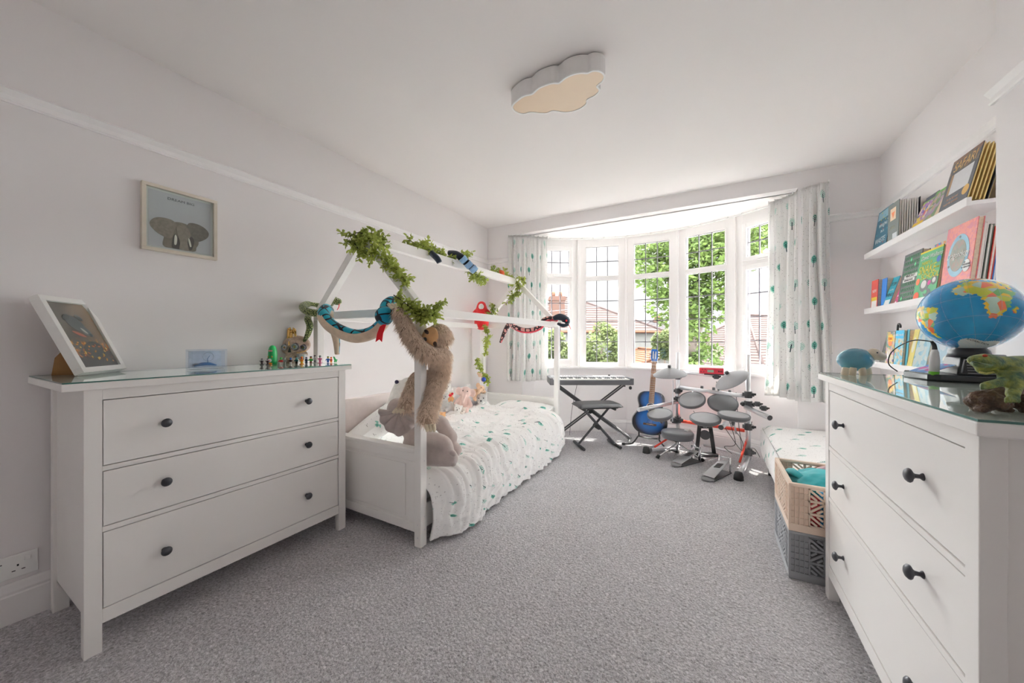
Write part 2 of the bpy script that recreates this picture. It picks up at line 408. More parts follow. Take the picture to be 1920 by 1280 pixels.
# ---------------------------------------------------------------- bow window: five leaded lights
bar_me = {}
def window(k, n):
    a = k*BT; c = V((BX+BR*math.cos(BT/2)*math.sin(a), BY+BR*math.cos(BT/2)*math.cos(a), 0)) 
    ux = V((math.cos(a), -math.sin(a), 0)); uy = V((math.sin(a), math.cos(a), 0)); hw = BR*math.sin(BT/2)
    root = bpy.data.objects.new('window_%d' % n, None); COL.objects.link(root); root['kind'] = 'structure'
    root.matrix_basis = M((ux, uy, V((0,0,1)))).transposed().to_4x4(); root.location = c
    def P(mb, name, m, lab=None, par=None, **kw):
        o = mb.build(name, m, None, **kw); o.parent = par or root
        if lab: o['label'] = lab
        return o
    opener = abs(k) == 2
    g = .194 if not opener else .160
    zt, zb, zm0, zm1 = 2.259, .842, 1.845, 1.900         # glass top, bottom, transom
    if opener: zt, zb, zm0, zm1 = 2.215, .88, 1.80, 1.93
    fr = MB(); F0, F1 = SILL+.02, ZBEAM+.005
    y0, y1 = .02, .075
    Y = lambda w_: (-w_, w_)
    G = g if not opener else .197; TZ = zt if not opener else 2.262; BZ = zb if not opener else .835
    fr.box((-hw, y0, F0), (-G, y1, F1)); fr.box((G, y0, F0), (hw, y1, F1))
    fr.box((-G, y0, TZ), (G, y1, F1)); fr.box((-G, y0, F0), (G, y1, BZ))
    if opener: fr.box((-G, y0, 1.845), (G, y1, 1.885))
    else: fr.box((-G, y0, zm0), (G, y1, zm1))
    for sx in (-1, 1): fr.box((sx*hw-.014, -.004, F0), (sx*hw+.014, y0, F1))       # joint cover strips between lights
    P(fr, 'frame', UPVC, bevel=.003)
    if not opener:                                             # glazing beads
        bd = MB()
        for (a0, a1) in ((zb, zm0), (zm1, zt)):
            for q in ((( -g-.013, y0-.006, a0-.013), (-g, y0+.01, a1+.013)), ((g, y0-.006, a0-.013), (g+.013, y0+.01, a1+.013)),
                      ((-g, y0-.006, a1), (g, y0+.01, a1+.013)), ((-g, y0-.006, a0-.013), (g, y0+.01, a0))): bd.box(*q)
        P(bd, 'glazing_bead', UPVC, bevel=.002)
        sashes = [(root, zb, zm0, 4), (root, zm1, zt, 2)]
    else:
        sashes = []
        for nm, a0, a1, ga0, ga1, rows in (('casement_sash', .838, 1.842, zb, zm0, 4), ('vent_sash', 1.888, 2.26, zm1, zt, 2)):
            s_ = MB(); W_ = .195
            s_.box((-W_, -.004, a0), (-g, y1-.01, a1)); s_.box((g, -.004, a0), (W_, y1-.01, a1)); s_.box((-g, -.004, ga1), (g, y1-.01, a1)); s_.box((-g, -.004, a0), (g, y1-.01, ga0))
            so = P(s_, nm, UPVC, bevel=.004)
            h_ = MB()
            if nm == 'vent_sash': h_.box((-.045, -.018, a0+.008), (.045, -.004, a0+.028)); h_.box((-.005, -.032, a0+.010), (.07, -.018, a0+.022))
            else:
                sx = -1 if k > 0 else 1
                h_.box((sx*.178-.012, -.016, 1.25), (sx*.178+.012, -.004, 1.36)); h_.box((sx*.178-.008, -.034, 1.14), (sx*.178+.008, -.016, 1.30))
            ho = P(h_, 'window_handle', WHITE, par=so, bevel=.003)
            sashes.append((root, ga0, ga1, rows))
    for par, a0, a1, rows in sashes:
        cw = 2*g/3; rh = (a1-a0)/rows
        key = (round(cw, 4), round(rh, 4))
        for i in range(3):
            for j in range(rows):
                if key not in bar_me:
                    o = P(MB().box((0, 0, 0), (cw, .006, rh)), 'pane', GLASS, fix=True); bar_me[key] = o.data
                else:
                    o = bpy.data.objects.new('pane', bar_me[key]); COL.objects.link(o); o.parent = root
                o.location = (-g+i*cw, y0+.016, a0+j*rh)
        lb = MB()
        for i in (1, 2): lb.box((-g+i*cw-.0045, y0+.011, a0), (-g+i*cw+.0045, y0+.027, a1))
        for j in range(1, rows): lb.box((-g, y0+.011, a0+j*rh-.0045), (g, y0+.027, a0+j*rh+.0045))
        for sx in (-1, 1): lb.box((sx*g-.003, y0+.004, a0), (sx*g+.003, y0+.014, a1))
        lb.box((-g, y0+.004, a1-.003), (g, y0+.014, a1+.003)); lb.box((-g, y0+.004, a0-.003), (g, y0+.014, a0+.003))
        P(lb, 'lead_came', LEAD)
    # daylight portal just outside the glass guides the sky light into the room
    ld = bpy.data.lights.new('portal', 'AREA'); ld.shape = 'RECTANGLE'; ld.size = 2*hw; ld.size_y = zt-zb+.1; ld.cycles.is_portal = True
    lo = bpy.data.objects.new('portal', ld); COL.objects.link(lo)
    lo.rotation_euler = (-uy).to_track_quat('-Z', 'Y').to_euler(); lo.location = c + uy*.12 + V((0,0,(zt+zb)/2))
for n, k in enumerate((-2, -1, 0, 1, 2)): window(k, n+1)
# curtain track bent round the bay ceiling
tk = MB(); tp = [(-2.08, 3.65), (-1.93, 3.68), (-1.84, 3.86)]+[(bow(x, -.05).x, bow(x, -.05).y) for x in (-2, -1, 0, 1, 2)]+[(.60, 3.86), (.67, 3.68), (.80, 3.64)]
tk.tube([(x, y, 2.345) for x, y in tp], .006, 6, sub=4)
for x in range(-9, 10):
    p = bow(x*.24, -.05); tk.box((p.x-.006, p.y-.006, 2.345), (p.x+.006, p.y+.006, 2.362))
tag(tk.build('curtain_track', WHITE), 'thin white curtain track bent round the bay ceiling above the windows', 'curtain track')
# ---------------------------------------------------------------- outside: street, houses, trees
CR = V((math.cos(YAW), math.sin(YAW), 0)); CF = V((-math.sin(YAW), math.cos(YAW), 0))
def leaf_mat(name, a, b, tl=.35):
    m, nt, pb = newmat(name); co = coords(nt); f = noise_n(nt, co, 2.2, 3); g = noise_n(nt, co, 14, 2)
    c = mixc(nt, (f*1.6-.3)._m('ADD', 0, cl=True), a, b); c = mixc(nt, g*.35, c, b); pb.inputs['Specular IOR Level'].default_value = .12
    nt.links.new(c, pb.inputs['Base Color']); pb.inputs['Roughness'].default_value = .6
    tr = nt.nodes.new('ShaderNodeBsdfTranslucent'); nt.links.new(c, tr.inputs[0]); mx = nt.nodes.new('ShaderNodeMixShader'); mx.inputs[0].default_value = tl
    nt.links.new(pb.outputs[0], mx.inputs[1]); nt.links.new(tr.outputs[0], mx.inputs[2]); nt.links.new(mx.outputs[0], nt.nodes['Material Output'].inputs[0]); return m
LEAF1 = leaf_mat('plane_tree_leaf', (.009, .022, .005), (.044, .062, .014)); LEAF2 = leaf_mat('shrub_leaf', (.012, .022, .007), (.055, .064, .024))
BARK = mat('bark', (.055, .042, .034), .9, var=.3, nscale=12, bmp=.5, bscale=20)
def brick_m():
    m, nt, b = newmat('chimney_brick'); co = coords(nt); n = nt.nodes.new('ShaderNodeTexBrick'); nt.links.new(co, n.inputs[0])
    mp = nt.nodes.new('ShaderNodeMapping'); mp.inputs['Rotation'].default_value = (PI/2, 0, 0); nt.links.new(co, mp.inputs[0]); nt.links.new(mp.outputs[0], n.inputs[0])
    n.inputs['Color1'].default_value = (.034, .017, .013, 1); n.inputs['Color2'].default_value = (.028, .017, .014, 1); n.inputs['Mortar'].default_value = (.02, .019, .018, 1)
    n.inputs['Scale'].default_value = 4; nt.links.new(n.outputs[0], b.inputs[0]); b.inputs['Specular IOR Level'].default_value = 0; return m
BRICK = brick_m(); RENDER_W = mat('white_render', (.05, .049, .047), .9, var=.05, spec=0)
ROOFT = mat('clay_roof_tile', (.022, .0165, .016), .85, var=.25, nscale=5, spec=0); ROOFR = mat('orange_roof_tile', (.038, .019, .013), .85, var=.2, nscale=4, spec=0); 
GROUNDM = mat('street_ground', (.02, .02, .018), .95, var=.15, nscale=.4, spec=0)
SLATE = mat('grey_slate', (.020, .018, .019), .8, var=.2, nscale=5, spec=0); DARKWIN = mat('far_window', (.02, .025, .03), .2)
struct(MB().box((-60, 6, -2.9), (60, 120, -2.7)), 'ground', GROUNDM)
def house(c, ang, hx, hy, ze, za, ridge, roofm, label, courses=14, body=RENDER_W, chimney=None, over=.35, winrows=((.2, .9),), gable=False):
    """hipped or gabled house: c centre, hx/hy half sizes, ze eave height, za ridge height"""
    R = rotz(ang); C0 = V((c[0], c[1], 0)); T = lambda x, y, z: C0 + R @ V((x, y, 0)) + V((0, 0, z))
    t = thing('house', (c[0], c[1], -2.7), label, 'house', None)
    b = MB(); b.add([T(x, y, z) for z in (-2.7, ze) for x, y in ((-hx,-hy),(hx,-hy),(hx,hy),(-hx,hy))], [(0,3,2,1),(4,5,6,7),(0,1,5,4),(1,2,6,5),(2,3,7,6),(3,0,4,7)])
    if gable: 
        b.add([T(-hx, -hy, ze), T(hx, -hy, ze), T(0, -hy, za-.1), T(-hx, hy, ze), T(hx, hy, ze), T(0, hy, za-.1)], [(0,1,2),(5,4,3),(0,3,4,1),(1,4,5,2),(2,5,3,0)])
    part(b, 'wall', body, t)
    ex, ey = hx+over, hy+over
    if gable: e = [(-ex,-ey),(ex,-ey),(ex,ey),(-ex,ey)]; r = [(0,-ey),(0,-ey),(0,ey),(0,ey)]
    else: e = [(-ex,-ey),(ex,-ey),(ex,ey),(-ex,ey)]; r = [(-ridge,0),(ridge,0),(ridge,0),(-ridge,0)]
    m = MB(); step = .05
    for s in ((1, 3) if gable else (0, 1, 2, 3)):
        i, j = s, (s+1) % 4
        for k in range(courses):
            f0, f1 = k/courses, (k+1)/courses
            L = lambda q, f, dz=0: T(e[q][0]*(1-f)+r[q][0]*f, e[q][1]*(1-f)+r[q][1]*f, ze*(1-f)+za*f+dz)
            v = [L(i, f0, step), L(j, f0, step), L(j, f1, .012), L(i, f1, .012), L(i, f0, -.02), L(j, f0, -.02)]
            m.add(v, [(0,1,2,3),(4,5,1,0)])
    part(m, 'roof_tiles', roofm, t, kind='stuff', fix=False)
    rd = MB(); 
    for q in range(4): rd.tube([T(e[q][0], e[q][1], ze+.05), T(r[q][0], r[q][1], za+.05)], .07, 6)
    rd.tube([T(*r[0], za+.05), T(*r[2], za+.05)] if not gable else [T(0, -ey, za+.05), T(0, ey, za+.05)], .08, 6)
    part(rd, 'ridge_tiles', roofm, t)
    fa = MB(); 
    if gable:
        for sy in (-1, 1):
            for sx in (-1, 1): fa.tube([T(sx*ex, sy*ey, ze-.08), T(0, sy*ey, za-.06)], .09, 4)
    else:
        for q in range(4): fa.tube([T(e[q][0], e[q][1], ze-.05), T(e[(q+1)%4][0], e[(q+1)%4][1], ze-.05)], .07, 4)
    part(fa, 'fascia', ROOFR, t, kind='stuff')
    for x in (-hx*.55, hx*.45):
        for z0 in (ze-1.5,):
            w_ = MB(); w_.add([T(x+a, -hy-.04+d, z) for d in (0, .08) for a, z in ((-.55, z0), (.55, z0), (.55, z0+1), (-.55, z0+1))], [(0,3,2,1),(4,5,6,7),(0,1,5,4),(1,2,6,5),(2,3,7,6),(3,0,4,7)])
            fo = part(w_, 'window', DARKWIN, t)
    if chimney:
        x, y, z0, z1, wd = chimney; ch = MB(); P = T(x, y, 0)
        for (a, lo, hi) in ((wd, z0, z1-.25), (wd+.07, z1-.25, z1-.1), (wd+.03, z1-.1, z1)):
            ch.add([P + R @ V((sx*a, sy*a*.6, 0)) + V((0,0,z)) for z in (lo, hi) for sx, sy in ((-1,-1),(1,-1),(1,1),(-1,1))], [(0,3,2,1),(4,5,6,7),(0,1,5,4),(1,2,6,5),(2,3,7,6),(3,0,4,7)])
        co = part(ch, 'chimney', BRICK, t)
        for sx in (-.5, .5):
            p_ = P + R @ V((sx*wd, 0, 0)); part(MB().cyl(p_+V((0,0,z1)), p_+V((0,0,z1+.28)), .12, .10, 8), 'chimney_pot', ROOFR, co)
    return t
def at(px, w, y=638): 
    u = (px-960)/668; return CR*u*w + CF*w + V((0, 0, 1.11+(638-y)/668*w))
a_ = at(1062, 24); house(a_, YAW+.1, 4.3, 3.6, 1.65, 3.95, .5, ROOFT, 'brown hip-roofed house with a brick chimney beyond the leafy bush', 14, chimney=(-1.2, -2.4, 2.0, 3.75, .42))
a_ = at(1226, 32); house(a_, YAW-.1, 2.4, 2.6, 1.38, 2.75, .4, SLATE, 'far pale house under a grey pyramid roof left of the big tree', 10, chimney=(.3, 0, 2.2, 3.0, .3))
a_ = at(1222, 18); house(a_, YAW-.05, 1.15, 2.0, -.05, .62, 0, ROOFR, 'small white garage with an orange gable edge below the grey-roofed house', 8, gable=True, over=.12)
a_ = at(1425, 24); house(a_, YAW+.35, 5.2, 3.8, -.45, 2.75, 1.2, ROOFT, 'house with a large pinkish tiled hip roof right of the big tree', 22)
def leafy(mb, clumps, n, size, seed):
    r = random.Random(seed); tot = sum(c[1]**2 for c in clumps)
    for c, rad in clumps:
        for i in range(int(n*rad*rad/tot)):
            d = V((r.gauss(0,1), r.gauss(0,1), r.gauss(0,1))).normalized(); rr = rad*(.55+.5*r.random()**.5)
            if noise.noise((c+d*rad)*2.2) < -.22: continue
            p = c + d*rr; s = size*(.6+.7*r.random())
            a = V((r.gauss(0,1), r.gauss(0,1), r.gauss(0,.5))).normalized(); b = a.cross(V((r.gauss(0,1), r.gauss(0,1), r.gauss(0,1)+1.2)).normalized())
            if b.length < .1: continue
            b = b.normalized()
            mb.add([p-a*s, p-b*s*.45, p+a*s, p+b*s*.45], [(0,1,2,3)])
def tree(label, base, clumps, n, size, leafm, trunk_r, limbs, seed, name='tree'):
    t = thing(name, base, label, 'tree' if name != 'shrub' else 'bush')
    tk_ = MB(); tk_.tube([base, base+V((.05,0,1.5)), base+V((-.05,.05,3.2)), limbs[0]], [trunk_r*1.3, trunk_r, trunk_r*.9, trunk_r*.55], 10, sub=4)
    part(tk_, 'trunk', BARK, t)
    for l in limbs[1:]:
        p0 = limbs[0]*.25+(base+V((0,0,3.0)))*.75
        part(MB().tube([p0, p0*.5+l*.5+V((0,0,.15)), l], [trunk_r*.45, trunk_r*.3, trunk_r*.12], 7, sub=3), 'branch', BARK, t)
    m = MB(); leafy(m, clumps, n, size, seed); part(m, 'foliage', leafm, t, kind='stuff', fix=False)
W = 10.5
cl = [(1222,468,.75),(1215,512,.5),(1243,530,.55),(1240,572,.42),(1250,600,.25),(1292,455,1.0),(1325,505,.9),(1290,520,.6),(1352,555,.5),(1300,560,.55),(1290,590,.42),(1316,615,.36),(1300,650,.40),(1330,655,.36),
      (1366,470,.8),(1412,446,.5),(1395,485,.4),(1345,440,.9),(1250,430,1.0),(1320,390,1.3),(1400,400,1.0),(1350,585,.3),(1285,625,.3),(1318,690,.5),(1290,700,.45),(1262,552,.4)]
clumps = [(at(px, W+rnd.uniform(-.8, .8), y), r) for px, y, r in cl]
b0 = at(1299, W); b0.z = -2.7
tree('large leafy green street tree filling the middle of the bay window view', b0, clumps, 26000, .085, LEAF1, .17, [at(1305, W, 520), at(1360, W, 480), at(1240, W, 500), at(1335, W, 590), at(1262, W, 560)], 3)
for lab, cs, b1, sd in (('bushy yellow-green shrub in front of the brown-roofed house', [(1130,650,.62),(1105,668,.45),(1152,640,.42),(1128,622,.32),(1150,680,.5),(1115,700,.6),(1165,665,.35)], 1130, 5),
                    ('pale green shrub seen behind the bed post at the left window', [(1046,655,.45),(1036,640,.35),(1060,662,.28),(1030,680,.5),(1045,690,.5)], 1043, 6),
                    ('small far shrub beside the white garage', [(1246,640,.5),(1240,655,.4),(1258,660,.4)], 1248, 8)):
    ww = 11 if sd != 8 else 15
    bb = at(b1, ww); bb.z = -2.7
    tree(lab, bb, [(at(px, ww+rnd.uniform(-.3,.3), y), r) for px, y, r in cs], 5200, .075, LEAF2, .05, [at(cs[0][0], ww, cs[0][1]), at(cs[1][0], ww, cs[1][1])], sd, 'shrub')
# overhead wires crossing the view
for i, (p, q) in enumerate((((1020, 452), (1165, 440)), ((1290, 556), (1445, 540)))):
    wr = MB(); A, B = at(p[0], 9, p[1]), at(q[0], 9, q[1]); D = B-A
    wr.tube([A-D*3, A+V((0,0,-.02)), B+V((0,0,-.02)), B+D*3], .006, 5, sub=6); tag(wr.build('telephone_wire', LEAD), ('thin overhead wire crossing the sky at the leftmost window', 'thin overhead wire crossing in front of the big tree')[i], 'wire')
# ---------------------------------------------------------------- chests of drawers
def prof_knob():
    return [(0, .034), (.006, .0335), (.0125, .031), (.0165, .027), (.0175, .024), (.0155, .021), (.009, .018), (.0055, .014), (.005, .006), (.0085, .002), (.009, 0)]
def chest(X, Y0, Y1, s, label, top_over, ty0, ty1):
    """X front plane, s=+1 when the front faces +X; posts from Y0 to Y1"""
    t = thing('chest_of_drawers', (X-s*.25, (Y0+Y1)/2, 0), label, 'chest of drawers')
    bx = lambda mb, d0, y0, z0, d1, y1, z1, mi=0: mb.box((min(X-s*d0, X-s*d1), y0, z0), (max(X-s*d0, X-s*d1), y1, z1), mi)   # d = depth behind the front
    PW, D, H = .044, .475, .937
    m = MB(); bx(m, -top_over, ty0, H, D+.03, ty1, H+.026); part(m, 'top', CHEST, t, bevel=.003)
    for y0 in (Y0, Y1-PW):
        for d0, d1 in ((0, .036), (D-.036, D)):
            m = MB(); bx(m, d0, y0, 0, d1, y0+PW, H); part(m, 'leg', CHEST, t, bevel=.002)
    for y in (Y0+.012, Y1-.030):
        m = MB(); bx(m, .036, y, .125, D-.036, y+.018, H); part(m, 'side_panel', CHEST, t)
    m = MB(); bx(m, D-.02, Y0+PW, .12, D-.012, Y1-PW, H); part(m, 'back_panel', CHEST, t)
    y0, y1 = Y0+PW, Y1-PW
    m = MB(); bx(m, .002, y0, .898, .024, y1, H); part(m, 'top_rail', CHEST, t, bevel=.0015)
    for z0, z1 in ((.643, .660), (.425, .4425)):
        m = MB(); bx(m, .002, y0, z0, .024, y1, z1); part(m, 'divider_rail', CHEST, t, bevel=.0015)
    m = MB(); bx(m, .002, y0, .100, .024, y1, .150); part(m, 'bottom_rail', CHEST, t, bevel=.0015)
    m = MB(); bx(m, .024, y0, .11, .44, y1, .13); part(m, 'base_board', CHEST, t)
    for z0, z1, zk in ((.660, .898, .785), (.4425, .643, .552), (.150, .425, .279)):
        m = MB(); bx(m, .0035, y0+.003, z0+.003, .022, y1-.003, z1-.003); d = part(m, 'drawer', CHEST, t, bevel=.0015)
        m = MB(); bx(m, .024, y0+.01, z0+.01, .42, y1-.01, z0+.02); bx(m, .41, y0+.01, z0+.02, .42, y1-.01, z1-.05); part(m, 'drawer_box', CHEST, d)
        for yk in (Y0+.210, Y1-.232):
            k = MB(); k.lathe(prof_knob(), (X-s*.0035, yk, zk), (s, 0, 0), 20); part(k, 'knob', KNOB, d, label='dark metal knob')
    return t
chest(-1.895, .352, 1.364, 1, 'white three-drawer chest with dark knobs against the picture wall', .020, .300, 1.392)
chest(.437, 1.008, 2.036, -1, 'white three-drawer chest with dark knobs under the globe', .020, .968, 2.062)
# sheets of glass laid on both tops
def glass_top(x0, x1, y0, y1, label):
    t = thing('glass_top', ((x0+x1)/2, (y0+y1)/2, .963), label, 'glass sheet')
    part(MB().box((x0, y0, .9632), (x1, y1, .9682)), 'pane', TOPGLASS, t)
    e = MB(); q = .0007
    for a in ((x0-q, y0-q, x0, y1+q), (x1, y0-q, x1+q, y1+q), (x0, y0-q, x1, y0), (x0, y1, x1, y1+q)): e.box((a[0], a[1], .9634), (a[2], a[3], .968))
    part(e, 'polished_edge', GEDGE, t)
glass_top(-2.395, -1.878, .303, 1.389, 'sheet of glass covering the top of the chest by the picture wall')
glass_top(.420, .938, .971, 2.059, 'sheet of glass covering the top of the chest under the globe')

# ---------------------------------------------------------------- house-frame bed
bx0, bx1, by0, by1 = -2.305, -1.352, 1.42, 3.42
P_ = .047
bed = thing('house_frame_bed', (-1.83, 2.42, 0), 'white wooden house-frame bed with a pitched roof frame along the wall', 'bed')
for x in (bx0, bx1-P_):
    for y in (by0, by1-P_): part(MB().box((x, y, 0), (x+P_, y+P_, 1.245)), 'post', BEDW, bed, bevel=.003)
for x in (bx0, bx1-P_): part(MB().box((x, by0, 1.245), (x+P_, by1, 1.292)), 'eaves_rail', BEDW, bed, bevel=.003)
for y in (by0, by1-P_): part(MB().box((bx0+P_, y, 1.245), (bx1-P_, y+P_, 1.292)), 'cross_rail', BEDW, bed, bevel=.003)
xm = (bx0+bx1)/2
for y in (by0, by1-P_):
    for sx in (-1, 1):
        x = xm+sx*(xm-bx0); m = MB()
        poly = [(x, 1.292), (x-sx*.062, 1.292), (xm, 1.705), (xm, 1.772)] 
        poly = [(x-sx*.004, 1.292), (x-sx*.066, 1.292), (xm, 1.700), (xm, 1.770)]
        m.prism(poly, (0, y, 0), (1,0,0), (0,0,1), (0, P_, 0)); part(m, 'rafter', BEDW, bed, bevel=.002)
part(MB().box((xm-.0235, by0+P_, 1.70), (xm+.0235, by1-P_, 1.765)), 'ridge_beam', BEDW, bed, bevel=.003)
for y, nm in ((by0, 'footboard'), (by1-P_, 'headboard')):
    m = MB(); x0, x1 = bx0+P_, bx1-P_
    m.box((x0, y+.008, .075), (x1, y+.036, .50)); o = part(m, nm, BEDW, bed, bevel=.002)
    part(MB().box((x0, y-.004, .50), (x1, y+P_+.004, .522)), 'cap_rail', BEDW, o, bevel=.004)
    for (a, b, c, d) in ((x0, .075, x1, .125), (x0, .455, x1, .50), (x0, .125, x0+.07, .455), (x1-.055, .125, x1, .455)):
        part(MB().box((a, y+.001, b), (c, y+.009, d)), 'moulding', BEDW, o, bevel=.003)
    part(MB().box((x0+.085, y+.003, .145), (x1-.07, y+.009, .435)), 'raised_panel', BEDW, o, bevel=.004)
for x in (bx0+.01, bx1-.03):
    part(MB().box((x, by0+P_, .09), (x+.02, by1-P_, .22 if x > -2 else .30)), 'side_board', BEDW, bed, bevel=.002)
for y, zz in ((by0, (.05, .12, .42)),):
    for z in zz:
        part(MB().cyl((bx1-.001, y+.028, z+.04), (bx1+.001, y+.028, z+.04), .004, n=10), 'bolt', SILVER, bed)
        part(MB().cyl((bx1-.022, y-.001, z), (bx1-.022, y+.001, z), .004, n=10), 'bolt', SILVER, bed) if z < .3 else None
# slatted guard on the wall side, holding back the soft toys
gd = [part(MB().box((-2.275, 2.52, z), (-2.255, 3.08, z+.062)), 'guard_rail', BEDW, bed, bevel=.002) for z in (.43, .56)]
for y in (2.54, 2.80, 3.04): part(MB().box((-2.254, y, .28), (-2.236, y+.055, .64)), 'guard_upright', BEDW, bed, bevel=.002)
part(MB().box((bx0+.02, by0+P_, .19), (bx1-.02, by1-P_, .21)), 'slat_base', BEDW, bed)
# mattress and duvet
tag(MB().box((-2.235, 1.475, .212), (-1.385, 3.362, .318)).build('mattress', mat('mattress_cotton', (.82,.81,.80), .9, bmp=.1), None, bevel=.03, seg=3), 'white mattress under the duvet on the house bed', 'mattress')
def duvet():
    m = MB(); NU, NV = 190, 260
    def fn(u, v):
        y = 1.469+v*1.834
        L = u*1.52                                   # arc length from the wall side
        q_ = min(1, (y-1.469)/.24); xe = -1.330+.085*q_*q_*(3-2*q_)-.055*(y-1.478)/1.82+.012*math.sin(y*5)
        flat = xe-(-2.215)
        rr = .085
        top = .372-.022*max(0, 1-abs(y-1.58)/.35)+.012*math.sin(y*3.1+1)+.02*noise.noise(V((u*3, y*1.8, 0)))
        endf = min(1, (1-v)/.08); top -= .035*(1-endf)**2; sf = min(1, v/.05); top -= .04*(1-sf)**2
        if L < flat-rr: x, z, nx, nz = -2.215+L, top, 0, 1
        else:
            s = L-(flat-rr); q = PI/2*rr
            if s < q: a = s/rr; x = xe-rr+rr*math.sin(a); z = top-rr+rr*math.cos(a); nx, nz = math.sin(a), math.cos(a)
            else:
                d = s-q; tot = max(.05, top-rr-.025); tt = min(1, d/(1.52-(flat-rr)-q)); 
                x = xe+.018*math.sin(tt*PI*.9)-.02*tt; z = top-rr-tot*tt; nx, nz = 1, 0
        # gathered folds: run over the edge and wander across the top
        side = max(0, min(1, (L-(flat-.35))/.35)); wob = .06*noise.noise(V((L*3, y*2, 6)))
        r1 = 1-abs(noise.noise(V((L*1.0, (y+wob)*9, 3))))*2; r2 = 1-abs(noise.noise(V((L*1.6, (y+wob)*19+L*2, 5))))*2
        f = .030*max(0, r1)**2*side+.017*max(0, r2)**2*side
        q1 = 1-abs(noise.noise(V((L*3.2-y*2.2, y*2.2+L*2.0, 9))))*2; q2 = 1-abs(noise.noise(V((L*7+y*2.5, y*5-L*3.5, 1))))*2; q3 = 1-abs(noise.noise(V((L*4-y*6, y*3+L*3, 17))))*2
        f += (.034*max(0, q1)**3+.015*max(0, q2)**2.5+.016*max(0, q3)**3)*(1-.75*side)
        f += noise.noise(V((L*2.5, y*2.5, 2)))*.02*(1-side)
        f *= min(1, .08+(y-1.469)/.10)
        f += .07*math.exp(-((y-3.05)/.16)**2)*max(0, 1-u*.75)*.9
        return V((x+nx*f, y, z+nz*f))
    m.grid(fn, NU, NV, uv=lambda u, v: (u*1.52, v*1.83))
    return m.build('duvet', FAB_DUV, None, solid=.012, fix=False)
tag(duvet(), 'rumpled white duvet printed with green trees on the house bed', 'duvet')
def pillow(name, c, size, R, fab, label, puff=1.0, seed=0):
    m = MB(); a, b, h = size; c = V(c)
    for sg in (1, -1):
        def fn(u, v):
            x, y = u*2-1, v*2-1
            e = max(0, (1-abs(x)**3.2))*max(0, (1-abs(y)**3.2)); z = sg*h*(e**.45)*puff
            z += .012*noise.noise(V((x*3+seed, y*3, sg)))*e
            k = 1-.05*(1-abs(y))*abs(x)
            return c + R @ V((x*a*(1-.06*(1-y*y)), y*b*(1-.06*(1-x*x)), z))
        m.grid(fn, 26, 26)
    uvs = []
    for _ in range(2): uvs += [(i/26*2*a, j/26*2*b) for j in range(27) for i in range(27)]
    m.uv = uvs
    return tag(m.build(name, fab, None), label, 'pillow')
pillow('pillow', (-2.02, 1.70, .525), (.29, .22, .085), M.Rotation(math.radians(-38), 3, 'Y') @ M.Rotation(.25, 3, 'Z') @ M.Rotation(.35, 3, 'X'), FAB_PIL, 'tree-print pillow propped at the chest end of the house bed')
pillow('pillow', (-2.15, 1.66, .54), (.22, .19, .07), M.Rotation(math.radians(-62), 3, 'Y'), mat('pink_cotton', (.80,.72,.70), .9, var=.06), 'plain pale pink pillow tucked behind the tree-print pillow', seed=4)
pillow('pillow', (-1.68, 3.20, .425), (.30, .15, .055), M.Rotation(.08, 3, 'X'), FAB_PIL, 'flat tree-print pillow at the window end of the house bed', seed=8)

# ---------------------------------------------------------------- curtains
def curtain(path, z1, z0, n, amp, label, flare=1.0, seed=0, twist=0):
    P = [V((x, y, 0)) for x, y in path]; L = [0]
    for i in range(1, len(P)): L.append(L[-1]+(P[i]-P[i-1]).length)
    def pos(s):
        s = max(0, min(1, s))*L[-1]
        for i in range(1, len(P)):
            if s <= L[i] or i == len(P)-1:
                t = (s-L[i-1])/(L[i]-L[i-1]); d = (P[i]-P[i-1]).normalized(); return P[i-1]+(P[i]-P[i-1])*t, V((d.y, -d.x, 0))
    m = MB(); NU, NV = n*16, 60
    def fn(u, v):
        zz = z1+(z0-z1)*v; p, nn = pos(u); p1, _ = pos(u-.02); p2, _ = pos(u+.02); d = (p2-p1).normalized(); nn = V((d.y, -d.x, 0))
        hd = math.exp(-v*26); ph = u*n*2*PI+.9*noise.noise(V((u*4, v*1.1, seed)))*2.2*min(1, v*3)
        a = amp*(.35*hd+(1-hd)*(.55+.55*min(1, v*1.6)))*(.75+.5*noise.noise(V((u*5, seed, 0))))
        off = a*math.sin(ph)+.3*a*math.sin(ph*2.3+seed) + hd*.006*math.sin(u*n*6*2*PI)
        cm = (u-.5)*(flare-1)*L[-1]*(v**1.3)
        return p+nn*off+d*cm+V((0,0,zz+ (.006*math.sin(u*9) if v > .98 else 0)))
    k = 1.75
    m.grid(fn, NU, NV, uv=lambda u, v: (u*L[-1]*k+.03*seed, (1-v)*(z1-z0)))
    t = thing('curtain', (P[0].x, P[0].y, z0), label, 'curtain')
    part(m, 'drape', FAB_CURT, t, fix=False, solid=.0025)
    hk = MB()
    for i in range(n+2):
        p, nn = pos(i/(n+1)); hk.box((p.x-.004, p.y-.004, z1-.004), (p.x+.004, p.y+.004, z1+.012))
    part(hk, 'hooks', WHITE, t, kind='stuff')
curtain([(-2.085, 3.635), (-1.98, 3.65), (-1.89, 3.72), (-1.80, 3.82), (-1.70, 3.90)], 2.335, .635, 8, .026, 'white tree-print curtain hanging left of the bay beside the bed', 1.05, 1)
curtain([(.445, 3.88), (.54, 3.80), (.62, 3.70), (.69, 3.62), (.79, 3.585)], 2.335, .62, 8, .030, 'white tree-print curtain hanging right of the bay beside the shelves', 1.12, 2)

